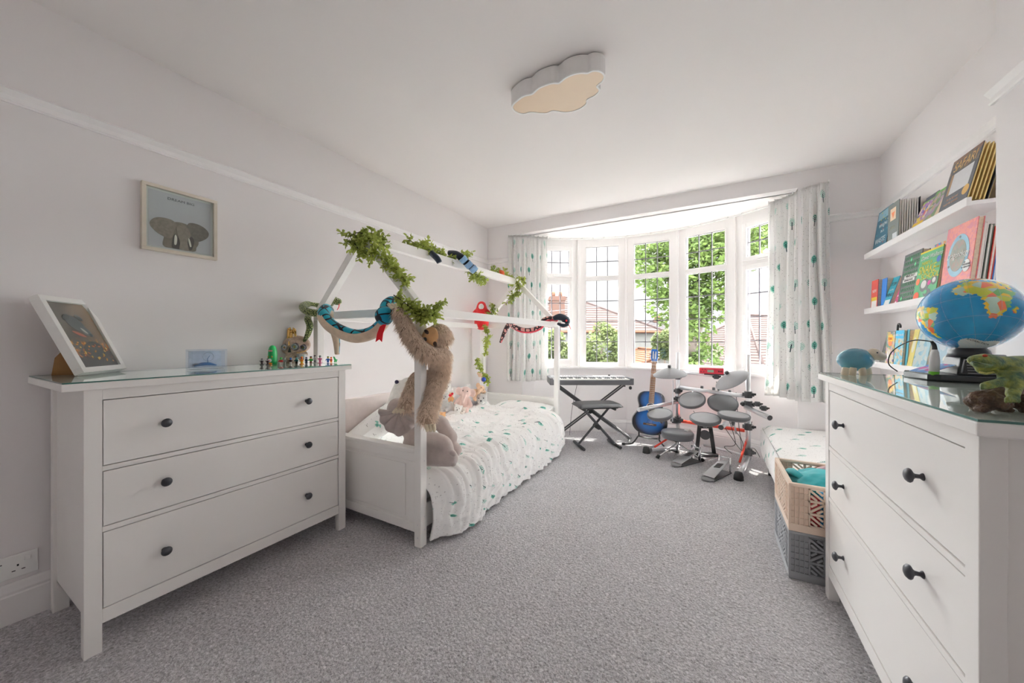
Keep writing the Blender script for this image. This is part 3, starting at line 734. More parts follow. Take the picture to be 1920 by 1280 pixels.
# ---------------------------------------------------------------- ceiling cloud lamp
CP = [(-0.948, 1.712), (-0.895, 1.685), (-0.856, 1.676), (-0.815, 1.682), (-0.771, 1.662), (-0.729, 1.658), (-0.695, 1.662), (-0.666, 1.676), (-0.624, 1.660), (-0.586, 1.656), (-0.552, 1.664), (-0.522, 1.681), (-0.495, 1.680), (-0.470, 1.698), (-0.460, 1.729), (-0.475, 1.76), (-0.510, 1.782), (-0.508, 1.819), (-0.538, 1.844), (-0.582, 1.855), (-0.60, 1.888), (-0.649, 1.909), (-0.714, 1.9), (-0.772, 1.852), (-0.820, 1.850), (-0.885, 1.803), (-0.93, 1.793), (-0.957, 1.755)]
t = thing('ceiling_lamp', (-.70, 1.78, ZC), 'flat white cloud-shaped ceiling lamp with a cream diffuser', 'ceiling lamp')
def cloud_poly(g=0.0, k=5):
    n = len(CP); out_ = []
    for i in range(n):
        p0, p1, p2, p3 = [V((*CP[(i+j) % n], 0)) for j in (-1, 0, 1, 2)]
        for q in range(k):
            s = q/k; v = .5*((2*p1)+(p2-p0)*s+(2*p0-5*p1+4*p2-p3)*s*s+(3*p1-p0-3*p2+p3)*s**3); out_.append(v)
    m_ = len(out_); res = []
    for i in range(m_):
        d = (out_[(i+1) % m_]-out_[i-1]).normalized(); n_ = V((d.y, -d.x, 0)); res.append((out_[i].x+n_.x*g, out_[i].y+n_.y*g))
    return res
# CP runs anticlockwise seen from above, so (d.y,-d.x) points outwards
m = MB(); m.prism(cloud_poly(.011), (0,0,ZC-.088), (1,0,0), (0,1,0), (0,0,.080)); part(m, 'body', mat('lamp_white', (.80,.78,.77), .4), t, bevel=.002)
m = MB(); m.prism(cloud_poly(.002), (0,0,ZC-.008), (1,0,0), (0,1,0), (0,0,.010)); part(m, 'back_plate', MGREY, t)
rim = MB(); o_, i_ = cloud_poly(.011), cloud_poly(.002); n_ = len(o_)
vs = [(x, y, ZC-.088) for x, y in o_]+[(x, y, ZC-.088) for x, y in i_]+[(x, y, ZC-.095) for x, y in o_]+[(x, y, ZC-.095) for x, y in i_]
rim.add(vs, sum([[(i, (i+1)%n_, 2*n_+(i+1)%n_, 2*n_+i), (n_+i, 3*n_+i, 3*n_+(i+1)%n_, n_+(i+1)%n_), (2*n_+i, 2*n_+(i+1)%n_, 3*n_+(i+1)%n_, 3*n_+i)] for i in range(n_)], [])); part(rim, 'rim', WHITE, t)
m = MB(); m.prism(cloud_poly(.002), (0,0,ZC-.0915), (1,0,0), (0,1,0), (0,0,.003)); part(m, 'diffuser', mat('diffuser_cream', (.82,.66,.50), .35, var=.01), t, label='cream plastic diffuser')

# ---------------------------------------------------------------- picture on the wall
t = thing('framed_picture', (XL, .77, 1.71), 'elephant print in a pale wood frame hanging on the wall', 'picture')
y0, y1, z0, z1, fx = .625, .925, 1.552, 1.880, XL+.022
WOODP = mat('pale_wood', (.66, .60, .51), .5, var=.08, nscale=20)
for a in ((y0, z0, y1, z0+.016), (y0, z1-.016, y1, z1), (y0, z0+.016, y0+.016, z1-.016), (y1-.016, z0+.016, y1, z1-.016)):
    part(MB().box((XL+.001, a[0], a[1]), (fx+.004, a[2], a[3])), 'frame_bar', WOODP, t, bevel=.0012)
part(MB().box((XL+.002, y0+.016, z0+.016), (XL+.010, y1-.016, z1-.016)), 'mount', mat('mount_card', (.60,.61,.60), .9, var=.01), t)
part(MB().box((XL+.010, y0+.026, z0+.026), (XL+.0112, y1-.026, z1-.026)), 'print', mat('print_grey', (.50,.50,.54), .8, var=.01), t)
lettering('DREAM BIG', .017, (XL+.0118, .775, 1.828), (0,1,0), (0,0,1), mat('ink_grey', (.12,.12,.13), .7), t, sx=1.25)
ELE = mat('elephant_grey_brown', (.20, .165, .14), .8, var=.35, nscale=60); ELD = mat('elephant_shadow_ink', (.07,.06,.055), .8, var=.2); IVO = mat('ivory_ink', (.75,.72,.66), .6)
S_ = lambda pts, s=1: [(.775+(p[0]-.5)*.24, 1.58+p[1]*.24) for p in pts]
def sclosed(P, k=4):
    out_ = []; n = len(P)
    for i in range(n):
        p0, p1, p2, p3 = [V((*P[(i+j) % n], 0)) for j in (-1, 0, 1, 2)]
        for q in range(k):
            s = q/k; v = .5*((2*p1)+(p2-p0)*s+(2*p0-5*p1+4*p2-p3)*s*s+(3*p1-p0-3*p2+p3)*s**3); out_.append((v.x, max(1.58, v.y)))
    return out_
def flat(name, pts, x, m_, th=.0006):
    pts = sclosed(pts); part(MB().prism(pts, (x, 0, 0), (0,1,0), (0,0,1), (th, 0, 0)), name, m_, t)
flat('elephant_body', S_([(.24,0),(.70,0),(.76,.10),(.80,.22),(.74,.42),(.62,.56),(.40,.57),(.26,.42),(.22,.2)]), XL+.0113, ELE)
flat('elephant_ear', S_([(.26,.20),(.10,.28),(.0,.42),(.05,.54),(.16,.60),(.33,.60),(.42,.52),(.38,.36),(.34,.22)]), XL+.0120, mat('elephant_ear_ink', (.25,.21,.18), .8, var=.4, nscale=70))
flat('elephant_ear', S_([(.66,.24),(.80,.24),(.95,.36),(.98,.48),(.90,.58),(.76,.63),(.62,.60),(.60,.44)]), XL+.0120, mat('elephant_ear_ink2', (.17,.145,.13), .8, var=.4, nscale=70))
flat('elephant_trunk', S_([(.47,0),(.62,0),(.60,.20),(.66,.34),(.60,.50),(.50,.53),(.42,.46),(.44,.30),(.48,.16)]), XL+.0127, mat('elephant_trunk_ink', (.26,.22,.185), .8, var=.3, nscale=80))
flat('elephant_shade', S_([(.36,0),(.47,0),(.47,.16),(.43,.28),(.38,.3),(.35,.14)]), XL+.0123, ELD); flat('elephant_shade', S_([(.62,.04),(.68,.04),(.72,.24),(.66,.32),(.61,.2)]), XL+.0123, ELD)
flat('tusk', S_([(.385,.09),(.42,.10),(.43,.24),(.40,.30),(.385,.22)]), XL+.0131, IVO); flat('tusk', S_([(.645,.10),(.67,.11),(.65,.22),(.625,.28),(.62,.22)]), XL+.0131, IVO)
part(MB().box((XL+.017, y0+.016, z0+.016), (XL+.019, y1-.016, z1-.016)), 'glazing', GLASS, t)

# ---------------------------------------------------------------- wall socket
t = thing('wall_socket', (XL, .22, .22), 'white double wall socket with charging slots above the skirting', 'socket')
part(MB().box((XL, .178, .172), (XL+.010, .326, .262)), 'plate', WHITE, t, bevel=.003)
part(MB().box((XL+.010, .292, .232), (XL+.0135, .306, .248)), 'switch', WHITE, t, bevel=.001)
sl_ = MB(); sl_.box((XL+.0098, .222, .236), (XL+.0104, .240, .2395)); sl_.box((XL+.0098, .198, .236), (XL+.0104, .216, .2395)); sl_.box((XL+.0098, .274, .216), (XL+.0104, .279, .224)); sl_.box((XL+.0098, .262, .199), (XL+.0104, .271, .2025)); sl_.box((XL+.0098, .285, .199), (XL+.0104, .294, .2025))
part(sl_, 'slots', BLACK, t)
# ---------------------------------------------------------------- soft toys, snakes, garlands
def pw(px, w, z): u = (px-960)/668; p = CR*u*w + CF*w; p.z = z; return p
def wz(px, y, w): return pw(px, w, 1.11+(638-y)/668*w)
def plush_mat(name, col, col2=None, scale=25, bmp=.6):
    m, nt, b = newmat(name); co = coords(nt); f = noise_n(nt, co, scale, 4, .6); g = noise_n(nt, co, 260, 2, .7)
    c = mixc(nt, (f*1.5-.25)._m('ADD', 0, cl=True), [x*.82 for x in col], col2 or [min(1, x*1.15) for x in col])
    nt.links.new(c, b.inputs['Base Color']); b.inputs['Roughness'].default_value = .95; b.inputs['Sheen Weight'].default_value = .3; b.inputs['Specular IOR Level'].default_value = .1
    nt.links.new(bump(nt, g, bmp, .004), b.inputs['Normal']); return m
def chain(mb, pts, sub=3):
    """pts: (point, radius) pairs"""
    P = [V(p) for p, r in pts]; R = [r for p, r in pts]
    if len(P) > 1: mb.tube(P, R, 12, sub=sub)
    for p, r in ((P[0], R[0]), (P[-1], R[-1])): mb.ell(p, r*.98, n=14)
    return mb
def soft(name, chains, m, parent, vox=.006, extra=None, **k):
    mb = MB()
    for c in chains:
        if len(c) == 1: mb.ell(c[0][0], c[0][1], n=16, R=c[0][2] if len(c[0]) > 2 else None)
        else: chain(mb, c)
    return part(mb, name, m, parent, remesh=vox, fix=False, **k)
def eyes(parent, pts, r, m=None, name='eye'):
    for p in pts: part(MB().ell(p, r, n=10), name, m or BLACK, parent, label='black bead eye')
def fur(parent, chains, n, ln, m, seed=1, down=.9, wid=.0035):
    r = random.Random(seed); mb = MB(); segs = []
    for c in chains:
        if len(c) == 1: segs.append((V(c[0][0]), V(c[0][0])+V((0,0,.001)), c[0][1], c[0][1])); continue
        for i in range(len(c)-1): segs.append((V(c[i][0]), V(c[i+1][0]), c[i][1], c[i+1][1]))
    ws = [((b-a).length+.7*(ra+rb))*(ra+rb) if not hasattr(ra, '__len__') else .02 for a, b, ra, rb in segs]
    for i in range(n):
        a, b, ra, rb = r.choices(segs, ws)[0]
        t = r.random(); d = V((r.gauss(0,1), r.gauss(0,1), r.gauss(0,1))).normalized()
        ax = (b-a).normalized(); dd = d-ax*d.dot(ax)*r.random()
        if dd.length < .05: continue
        dd.normalize(); rr = ra*(1-t)+rb*t; p = a.lerp(b, t)+dd*rr*.97
        L = ln*(.6+.7*r.random()); tip = p+dd*L*.55+V((r.gauss(0,.2), r.gauss(0,.2), -down))*L*.8
        s = dd.cross(tip-p); 
        if s.length < 1e-6: continue
        s = s.normalized()*wid*(.6+.8*r.random()); mb.add([p-s, p+s, tip], [(0,1,2)])
    return part(mb, 'fur', m, parent, kind='stuff', fix=False)
SLOTH = plush_mat('sloth_fur', (.38, .26, .18), (.55, .41, .30), 18); SLOTHF = plush_mat('sloth_fur_tips', (.60, .44, .32), (.90, .74, .60), 40, .2)
TANF = plush_mat('sloth_face_tan', (.66, .38, .18)); DARKF = plush_mat('dark_brown_felt', (.07, .045, .035)); CREAM = plush_mat('cream_felt', (.75, .66, .50))
t = thing('sloth_plush', (-1.30, 1.50, .40), 'shaggy brown plush sloth with a tan face hugging the bed post', 'soft toy')
arm = [(wz(746,582,1.87), .028), (wz(755,598,1.86), .038), (wz(768,625,1.85), .040), (wz(786,649,1.84), .041), (wz(808,664,1.86), .041), (wz(832,667,1.93), .045)]
arm2 = [(wz(836,668,1.97), .040), (wz(815,655,2.05), .038), (wz(785,650,2.08), .034)]
bod = [(wz(826,672,1.98), .056), (wz(824,698,2.0), .056), (wz(815,722,2.0), .052)]
rl = [(wz(815,720,1.97), .048), (wz(810,748,1.94), .044), (wz(803,768,1.90), .046), (wz(800,783,1.87), .044)]
ll = [(wz(805,705,2.07), .040), (wz(780,708,2.08), .038), (wz(770,730,2.03), .034), (wz(764,748,2.0), .038), (wz(762,758,1.97), .040)]
hd = [(wz(823,630,1.95), (.072,.072,.070))]
soft('body', [arm, arm2, bod, rl, ll, hd], SLOTH, t, .007)
fur(t, [arm, bod, rl, ll, [(wz(823,630,1.95), .072)], arm2], 26000, .030, SLOTHF, 4, wid=.0028)
fdir = (-CR*.42-CF*.9).normalized(); fr_ = fdir.cross(V((0,0,1))).normalized()
Rf = M((fr_, fdir, V((0,0,1)))).transposed() @ M.Rotation(-.5, 3, 'Y')
fc = wz(811,633,1.95)-CF*.062
part(MB().ell(fc, (.050,.026,.060), Rf, 20), 'face', TANF, t, label='tan felt face')
for q, s, a in (((814,641), (.012,.009,.028), .5), ((800,622), (.010,.009,.018), .9)):
    part(MB().ell(wz(q[0], q[1], 1.87)+CF*.0, s, M((fr_, fdir, V((0,0,1)))).transposed() @ M.Rotation(a, 3, 'Y'), 12), 'eye_patch', DARKF, t)
part(MB().ell(wz(797,636,1.868), (.011,.010,.011), None, 12), 'nose', BLACK, t)
for (c, d) in (((744,578,1.86), (-.02,-.01,.020)), ((806,796,1.85), (.016,-.01,-.022)), ((752,766,1.95), (-.018,-.01,-.018))):
    p = wz(*c)
    for k in (-1, 0, 1): part(MB().tube([p+CR*k*.018, p+CR*k*.019+V(d)*.7, p+CR*k*.018+V(d)*1.2-CF*.008], [.012,.011,.007], 8, sub=2), 'claw', CREAM, t)

ELP = plush_mat('elephant_plush_grey', (.46, .39, .365), (.56, .485, .46), 14, .25)
t = thing('elephant_plush', (-1.47, 1.58, .40), 'large grey-mauve plush elephant slumped on the duvet behind the post', 'soft toy')
ch = [[(wz(780,838,2.15), .085), (wz(785,815,2.2), .085), (wz(768,795,2.2), .075), (wz(750,780,2.18), .060)],
      [(wz(744,766,2.16), (.060,.060,.066))],
      [(wz(795,822,2.10), .052), (wz(815,826,2.03), .050), (wz(832,832,1.99), .046), (wz(838,842,1.97), .040)],
      [(wz(800,858,2.02), .046), (wz(825,859,1.98), .045), (wz(845,859,1.95), .045)],
      [(wz(812,790,2.18), .048), (wz(826,793,2.17), .048), (wz(834,805,2.15), .042), (wz(845,820,2.11), .044)],
      [(wz(835,838,2.10), .04), (wz(854,843,2.08), .042)]]
soft('body', ch, ELP, t, .009)
ear = MB(); ec = wz(742,771,2.03)
def earf(u, v):
    a = math.radians(172+u*186); rr = .150*(v**.85)*(1-.26*abs(math.cos(a*1.0)))
    return ec+CR*(math.cos(a)*rr*1.02+.02)+V((0,0,math.sin(a)*rr*.92))-CF*(.012*math.sin(u*38)*v+.03*v*(1-v)*2)
ear.grid(earf, 60, 14); part(ear, 'ear', ELP, t, solid=.012, fix=False)
ear = MB(); ec2 = wz(800,770,2.16)
ear.grid(lambda u, v: ec2+CR*(math.cos(u*3.1-.3)*.07*v+.0)+V((0,0,math.sin(u*3.1-.3)*.07*v-.01))-CF*(.008*math.sin(u*20)*v), 30, 8); part(ear, 'ear', ELP, t, solid=.012, fix=False)
for (q, y) in ((846, 868),):
    for k in range(3): part(MB().ell(wz(q+(3 if q == 846 else 4), y-18+k*9, 1.935 if q == 846 else 2.06), (.021,.018,.018), None, 12), 'toe', ELP, t)
part(MB().tube([wz(757,765,2.1), wz(742,790,2.0), wz(735,825,1.98)], [.035,.03,.022], 12, sub=5), 'trunk', ELP, t) if False else None

WHP = plush_mat('white_plush', (.80,.78,.75)); GRP = plush_mat('pale_grey_plush', (.55,.54,.53)); PKP = plush_mat('pink_plush', (.74,.55,.50)); TNP = plush_mat('tan_plush', (.68,.47,.32)); LGP = plush_mat('blue_grey_plush', (.45,.47,.50)); ORP = plush_mat('orange_plush', (.75,.42,.20)); BEP = plush_mat('beige_plush', (.66,.58,.52))
# white bear behind the elephant
t = thing('polar_bear_plush', (-1.85, 1.77, .45), 'white plush bear with a dark ear seen behind the grey elephant', 'soft toy')
soft('body', [[(wz(752,770,2.42), .11), (wz(757,735,2.45), .085)], [(wz(765,722,2.45), .055)], [(wz(746,717,2.45), .022)]], WHP, t, .009)
part(MB().ell(wz(744,716,2.42), (.018,.01,.014), None, 12), 'ear', mat('navy_felt', (.02,.02,.07), .8), t)
def beast(name, c, s, m, label, up=(0,0,1), face=None, earm=None, kind='bear', m2=None, eye=True, lay=0.0, fc=None):
    """small sitting soft toy about 2.6*s tall; face direction defaults to the camera"""
    c = V(c); f = V(face) if face else (-CF*1.0).normalized(); f = f.normalized(); r = f.cross(V((0,0,1))).normalized()*-1; u = V((0,0,1))
    if lay: u = (u*math.cos(lay)+r*math.sin(lay)).normalized(); r = (u.cross(f)).normalized()
    t = thing(name, tuple(c), label, 'soft toy'); Q = lambda a, b, d: c+r*a*s+u*b*s+f*d*s
    bd = [[(Q(0,.55,0), .52*s), (Q(0,1.0,0), .42*s)], [(Q(0,1.62,.05), .50*s)],
          [(Q(-.38,.95,.1), .20*s), (Q(-.68,.55,.35), .19*s)], [(Q(.38,.95,.1), .20*s), (Q(.68,.55,.35), .19*s)],
          [(Q(-.3,.25,.2), .24*s), (Q(-.42,.18,.85), .24*s)], [(Q(.3,.25,.2), .24*s), (Q(.42,.18,.85), .24*s)]]
    if kind == 'bear': bd += [[(Q(-.38,2.02,0), .17*s)], [(Q(.38,2.02,0), .17*s)], [(Q(0,1.5,.42), .22*s)]]
    if kind == 'elephant': bd += [[(Q(0,1.5,.4), .20*s), (Q(0,1.1,.75), .15*s), (Q(0,.8,.85), .12*s)], [(Q(-.62,1.6,.0), (.36*s,.14*s,.40*s))], [(Q(.62,1.6,.0), (.36*s,.14*s,.40*s))]]
    if kind == 'rabbit': bd += [[(Q(-.2,2.0,0), .12*s), (Q(-.3,2.7,-.1), .11*s)], [(Q(.2,2.0,0), .12*s), (Q(.3,2.7,-.1), .11*s)], [(Q(0,1.52,.4), .18*s)]]
    if kind == 'husky': bd += [[(Q(0,1.45,.42), .20*s)], [(Q(-.34,1.95,0), .16*s), (Q(-.40,2.22,0), .06*s)], [(Q(.34,1.95,0), .16*s), (Q(.40,2.22,0), .06*s)]]
    soft('body', bd, m, t, max(.004, s*.07))
    if m2: part(MB().ell(Q(0,1.50,.20), (.36*s,.36*s,.34*s), None, 14), 'muzzle', m2, t) if kind in ('bear', 'husky') else None
    if kind != 'elephant': part(MB().ell(Q(0,1.56,.64), .075*s, None, 10), 'nose', BLACK, t)
    if eye: eyes(t, [Q(-.2,1.76,.46), Q(.2,1.76,.46)], .055*s)
    return t
beast('husky_plush', wz(903,783,3.62), .118, GRP, 'grey and white plush husky sitting at the far bed corner', kind='husky', m2=WHP)
beast('elephant_plush', wz(868,768,3.50), .110, PKP, 'pink plush elephant squeezed against the bed guard rail', kind='elephant', lay=.15)
beast('elephant_plush', wz(884,744,3.62), .078, TNP, 'tan plush elephant resting on top of the far toys', kind='elephant', lay=.9, face=(.6,-.7,0))
beast('bear_plush', wz(880,775,3.66), .115, LGP, 'blue-grey long-limbed plush toy lying behind the pink elephant', kind='rabbit', lay=.5)
beast('rabbit_plush', wz(843,750,3.28), .072, WHP, 'white plush rabbit with a dark nose on the guard rail', kind='bear', lay=-.15)
beast('bear_plush', wz(834,768,3.22), .070, GRP, 'pale grey plush bear peeking beside the sloth leg', kind='bear')
beast('tiger_plush', wz(846,752,3.14), .036, ORP, 'tiny orange striped plush tiger above the guard rail', kind='bear')
beast('bear_plush', wz(838,794,3.25), .070, BEP, 'beige plush bear low behind the elephant foot', kind='bear', lay=-.6)
beast('bear_plush', wz(852,788,3.32), .072, WHP, 'cream plush bear between the guard rail uprights', kind='bear', lay=.3)
beast('dog_plush', wz(864,788,3.40), .062, BEP, 'fawn plush dog below the pink elephant', kind='bear', lay=.2)
beast('bear_plush', wz(830,797,3.12), .055, ORP, 'orange round plush toy next to the grey elephant knees', kind='bear', eye=False)
part_ = thing('ribbon', tuple(wz(846,741,3.16)), 'small red ribbon bow on the guard rail toys', 'ribbon'); part(MB().ell(wz(844,741,3.12), (.02,.008,.012), None, 8).ell(wz(848,738,3.12), (.014,.008,.012), None, 8), 'bow', plush_mat('red_ribbon', (.7,.03,.05)), part_)
# red toy standing on the far eaves rail
REDP = plush_mat('red_plush', (.72, .03, .035))
t = thing('red_plush', (-2.22, 3.30, 1.29), 'red plush penguin-shaped toy standing on the far wall-side rail', 'soft toy')
c = wz(903,590,4.0)
soft('body', [[(c+V((0,0,-.09)), .085), (c+V((0,0,.06)), .065), (c+V((0,0,.10)), .055)], [(c-CR*.06+V((0,0,.03)), .035), (c-CR*.095+V((0,0,-.02)), .035)], [(c+CR*.06+V((0,0,.03)), .035), (c+CR*.095+V((0,0,-.02)), .035)]], REDP, t, .008)
part(MB().ell(c-CF*.052+V((0,0,.085)), (.03,.018,.036), M((CR, CF, V((0,0,1)))).transposed(), 14), 'face', WHP, t, label='pale face patch')

def leaf_mesh(mb, p, d, up, L, W_):
    d = d.normalized(); s = d.cross(up)
    if s.length < .05: s = d.cross(V((1,0,0)))
    s.normalize(); n = s.cross(d)
    mb.add([p, p+d*L*.28+s*W_*.42+n*L*.05, p+d*L*.72+s*W_*.46+n*L*.02, p+d*L-n*L*.10, p+d*L*.72-s*W_*.46+n*L*.02, p+d*L*.28-s*W_*.42+n*L*.05], [(0,1,2,3),(0,3,4,5)])
GLEAF = leaf_mat('garland_leaf', (.16, .23, .05), (.58, .64, .17), .2); GSTEM = mat('garland_stem', (.10,.09,.04), .7)
def garland(label, paths, n, spread, seed, L=.021, hang=.25):
    r = random.Random(seed); t = thing('leaf_garland', tuple(paths[0][0]), label, 'garland'); lm = MB(); sm_ = MB()
    for path in paths:
        P = [V(p) for p in path]; sm_.tube(P, .0028, 5, sub=5)
        Ls = [(P[i+1]-P[i]).length for i in range(len(P)-1)]
        for i in range(int(n*sum(Ls))):
            k = r.choices(range(len(Ls)), Ls)[0]; p = P[k].lerp(P[k+1], r.random())
            d = V((r.gauss(0,1), r.gauss(0,1), r.gauss(0,1)-hang)).normalized(); SL = spread*(.4+.7*r.random())
            q0 = p; q1 = p+d*SL; sm_.tube([q0, q1], [.0012,.0008], 3)
            for j in range(9):
                f = (j+1)/9; b = q0.lerp(q1, f); e = (d*.7+V((r.gauss(0,1), r.gauss(0,1), r.gauss(0,1)))*.75); leaf_mesh(lm, b, e, V((r.gauss(0,.6), r.gauss(0,.6), 1)), L*(.7+.6*r.random()), L*.66)
    part(sm_, 'stem', GSTEM, t); part(lm, 'leaves', GLEAF, t, kind='stuff', fix=False); return t
garland('leafy green garland twisted round the near roof peak of the bed',
        [[wz(652,445,2.06), wz(672,436,2.07), wz(690,446,2.08), wz(712,478,2.06), wz(738,500,2.02), wz(765,530,1.98)], [wz(660,450,2.1), wz(676,470,2.05), wz(700,480,2.03)], [wz(690,440,2.1), wz(712,447,2.2), wz(722,462,2.2)]], 170, .058, 1, .026)
garland('leafy green tuft tied at the near eaves above the sloth', [[wz(738,553,1.86), wz(752,562,1.86), wz(775,580,1.86), wz(800,588,1.87), wz(824,576,1.9)], [wz(775,585,1.86), wz(795,597,1.87), wz(815,590,1.88)]], 210, .050, 2, .025)
garland('leafy green garland lying along the ridge beam', [[wz(765,450,2.45), wz(790,460,2.58), wz(815,470,2.72), wz(838,482,2.85), wz(860,483,2.98)], [wz(862,478,3.0), wz(880,478,3.1)], [wz(880,510,3.05), wz(900,524,3.25), wz(912,520,3.3)]], 105, .062, 3, .030)
garland('leafy green garland round the far roof peak by the curtain', [[wz(922,508,3.55), wz(945,512,3.7), wz(965,528,3.78), wz(975,542,3.75), wz(960,560,3.78), wz(948,570,3.8)], [wz(975,520,3.75), wz(985,530,3.75)], [wz(928,570,3.98), wz(922,585,3.95), wz(920,590,3.95)]], 105, .062, 4, .030)
garland('leafy green garland trailing down the far wall-side post', [[wz(912,612,3.9), wz(915,630,3.9), wz(912,650,3.9), wz(911,663,3.9)], [wz(893,672,4.0), wz(900,690,3.95), wz(908,705,3.9), wz(918,716,3.85)]], 120, .045, 5, .028)
# little toy clinging to the lower garland
t = thing('small_plush', tuple(wz(905,708,3.85)), 'tiny tan plush in a blue jacket hanging in the far garland', 'soft toy')
soft('body', [[(wz(900,703,3.82), .024)], [(wz(906,711,3.82), .028)], [(wz(896,700,3.82), .012)]], TNP, t, .004)
part(MB().ell(wz(907,711,3.79), (.026,.02,.026), None, 12), 'jacket', mat('blue_cloth', (.02,.06,.35), .8), t)

# plush snakes
def scaly(name, a, b, scale, thr=.05, edge=(.01,.01,.01), feat='DISTANCE_TO_EDGE', rand=.6):
    m, nt, p = newmat(name); co = coords(nt); v = voro(nt, co, scale, feat, rand)
    f = NX(nt, v.outputs['Distance']).lt(thr); n = noise_n(nt, co, scale*.6, 2)
    c = mixc(nt, f, mixc(nt, (n*3-1.0)._m('ADD', 0, cl=True), a, b), edge); nt.links.new(c, p.inputs['Base Color'])
    p.inputs['Roughness'].default_value = .9; p.inputs['Sheen Weight'].default_value = .3; return m
def belly(mb, axis, thr=0.15):
    for i, f in enumerate(mb.f):
        p = [V(mb.v[k]) for k in f[:3]]; n = (p[1]-p[0]).cross(p[2]-p[1])
        if n.length > 0 and n.normalized().dot(V(axis).normalized()) > thr: mb.m[i] = 1
GSN = scaly('green_snake_scales', (.30,.34,.10), (.42,.46,.20), 85, .16, (.045,.07,.02)); BSN = scaly('blue_snake_print', (0,.26,.42), (.01,.42,.52), 20, .085, (.004,.006,.015)); BEI = plush_mat('snake_belly_beige', (.70,.56,.42))
RSN = scaly('coral_snake_print', (.75,.42,.36), (.70,.30,.28), 24, .15, (.03,.015,.02)); RBEL = plush_mat('red_belly', (.65,.05,.08)); TONG = mat('red_tongue_felt', (.75,.01,.02), .8)
t = thing('green_snake_plush', (-2.33, 1.42, 1.3), 'green scaly plush snake coiled round the bed corner beside the skull', 'soft toy')
m = MB(); pts = [wz(568,640,2.33), wz(576,628,2.33), wz(580,612,2.33), wz(576,598,2.36), wz(573,592,2.40), wz(590,591,2.28), wz(597,590,2.28), wz(582,592,2.28), wz(570,582,2.32), wz(571,573,2.40), wz(584,571,2.46), wz(598,572,2.5)]
pts = [wz(569,641,2.33), wz(577,627,2.33), wz(580,611,2.32), wz(575,597,2.38), wz(576,592,2.48), wz(600,588,2.5), wz(618,586,2.42)]
m.tube([wz(569,641,2.33), wz(577,627,2.33), wz(581,611,2.33), wz(577,598,2.36), wz(580,590,2.46)], [.008,.017,.021,.021,.019], 12, sub=6)
m.tube([wz(608,588,2.30), wz(592,587,2.27), wz(575,583,2.29), wz(568,575,2.36), wz(577,570,2.45), wz(592,572,2.50)], [.022,.024,.024,.024,.023,.02], 12, sub=6)
m.tube([wz(592,572,2.50), wz(612,576,2.52), wz(622,568,2.46), wz(628,561,2.40)], [.02,.019,.019,.02], 12, sub=5)
part(m, 'body', GSN, t); part(MB().ell(wz(632,565,2.37), (.032,.028,.024), None, 14), 'head', GSN, t)
part(MB().tube([wz(636,570,2.34), wz(635,576,2.33), wz(632,581,2.33)], [.003,.0025,.002], 6, sub=2), 'tongue', TONG, t); eyes(t, [wz(631,561,2.335)], .005)
t = thing('blue_snake_plush', (-1.9, 1.3, 1.25), 'bright blue plush snake with black markings draped along the near cross rail', 'soft toy')
m = MB(); m.tube([wz(632,664,2.06), wz(631,640,2.05), wz(626,618,2.04), wz(616,600,2.03)], [.012,.019,.024,.028], 14, sub=6); belly(m, -CF-CR*.2, .1); part(m, 'tail', [BSN, BEI], t, fix=False)
m = MB(); m.tube([wz(622,596,2.20), wz(619,583,2.16), wz(611,579,2.06), wz(607,592,2.0), wz(618,608,1.98), wz(640,622,1.98), wz(668,630,1.98), wz(697,624,1.97), wz(716,608,1.97), wz(724,594,1.96)], [.010,.022,.030,.034,.036,.038,.038,.036,.034,.032], 20, sub=7)
belly(m, V((0,0,-1))-CF*.55, .12); part(m, 'body', [BSN, BEI], t, fix=False)
m = MB(); m.tube([wz(722,590,1.96), wz(724,572,2.0), wz(736,564,2.04), wz(742,574,2.06)], [.035,.030,.028,.02], 14, sub=5); part(m, 'neck', BSN, t)
part(MB().ell(wz(721,592,1.90), (.050,.045,.052), M((CR, CF, V((0,0,1)))).transposed() @ M.Rotation(.2, 3, 'Y'), 22), 'head', BSN, t, label='blue head with a red forked tongue')
tg = MB(); 
tp = [(718,608),(724,608),(718,625),(716,641),(711,636),(704,641),(707,625),(712,612)]
tg.prism([((x-712)/668*1.86, (625-y)/668*1.86) for x, y in tp], wz(712,625,1.865), CR, (0,0,1), CF*.004); part(tg, 'tongue', TONG, t)
t = thing('coral_snake_plush', (-1.5, 3.3, 1.25), 'black, pink and red plush snake hanging along the far end of the right rail', 'soft toy')
m = MB(); m.tube([wz(938,642,3.75), wz(943,630,3.73), wz(949,616,3.72), wz(955,606,3.75)], [.010,.020,.024,.024], 12, sub=5)
m.tube([wz(955,606,3.75), wz(965,613,3.62), wz(980,619,3.60), wz(998,619,3.58), wz(1014,612,3.56), wz(1020,600,3.52), wz(1034,597,3.52), wz(1046,598,3.52)], [.024,.026,.027,.027,.026,.026,.026,.026], 12, sub=5)
belly(m, (0,0,-1), .55); part(m, 'body', [RSN, RBEL], t, fix=False)
NVY = plush_mat('navy_plush', (.03,.04,.06))
part(MB().tube([wz(1038,597,3.50), wz(1050,594,3.48), wz(1062,600,3.47), wz(1064,607,3.46)], [.022,.034,.034,.018], 12, sub=5), 'head', NVY, t); part(MB().tube([wz(1045,606,3.44), wz(1056,610,3.43), wz(1066,608,3.43)], [.012,.02,.014], 10, sub=4), 'lower_jaw', NVY, t)
part(MB().ell(wz(1062,601,3.42), .010, None, 10), 'eye', TONG, t); part(MB().tube([wz(1066,608,3.43), wz(1069,614,3.43), wz(1070,617,3.43)], [.004,.003,.002], 6), 'tongue', TONG, t); part(MB().ell(wz(1050,603,3.43), (.02,.01,.012), None, 10), 'cheek_patch', WHP, t)
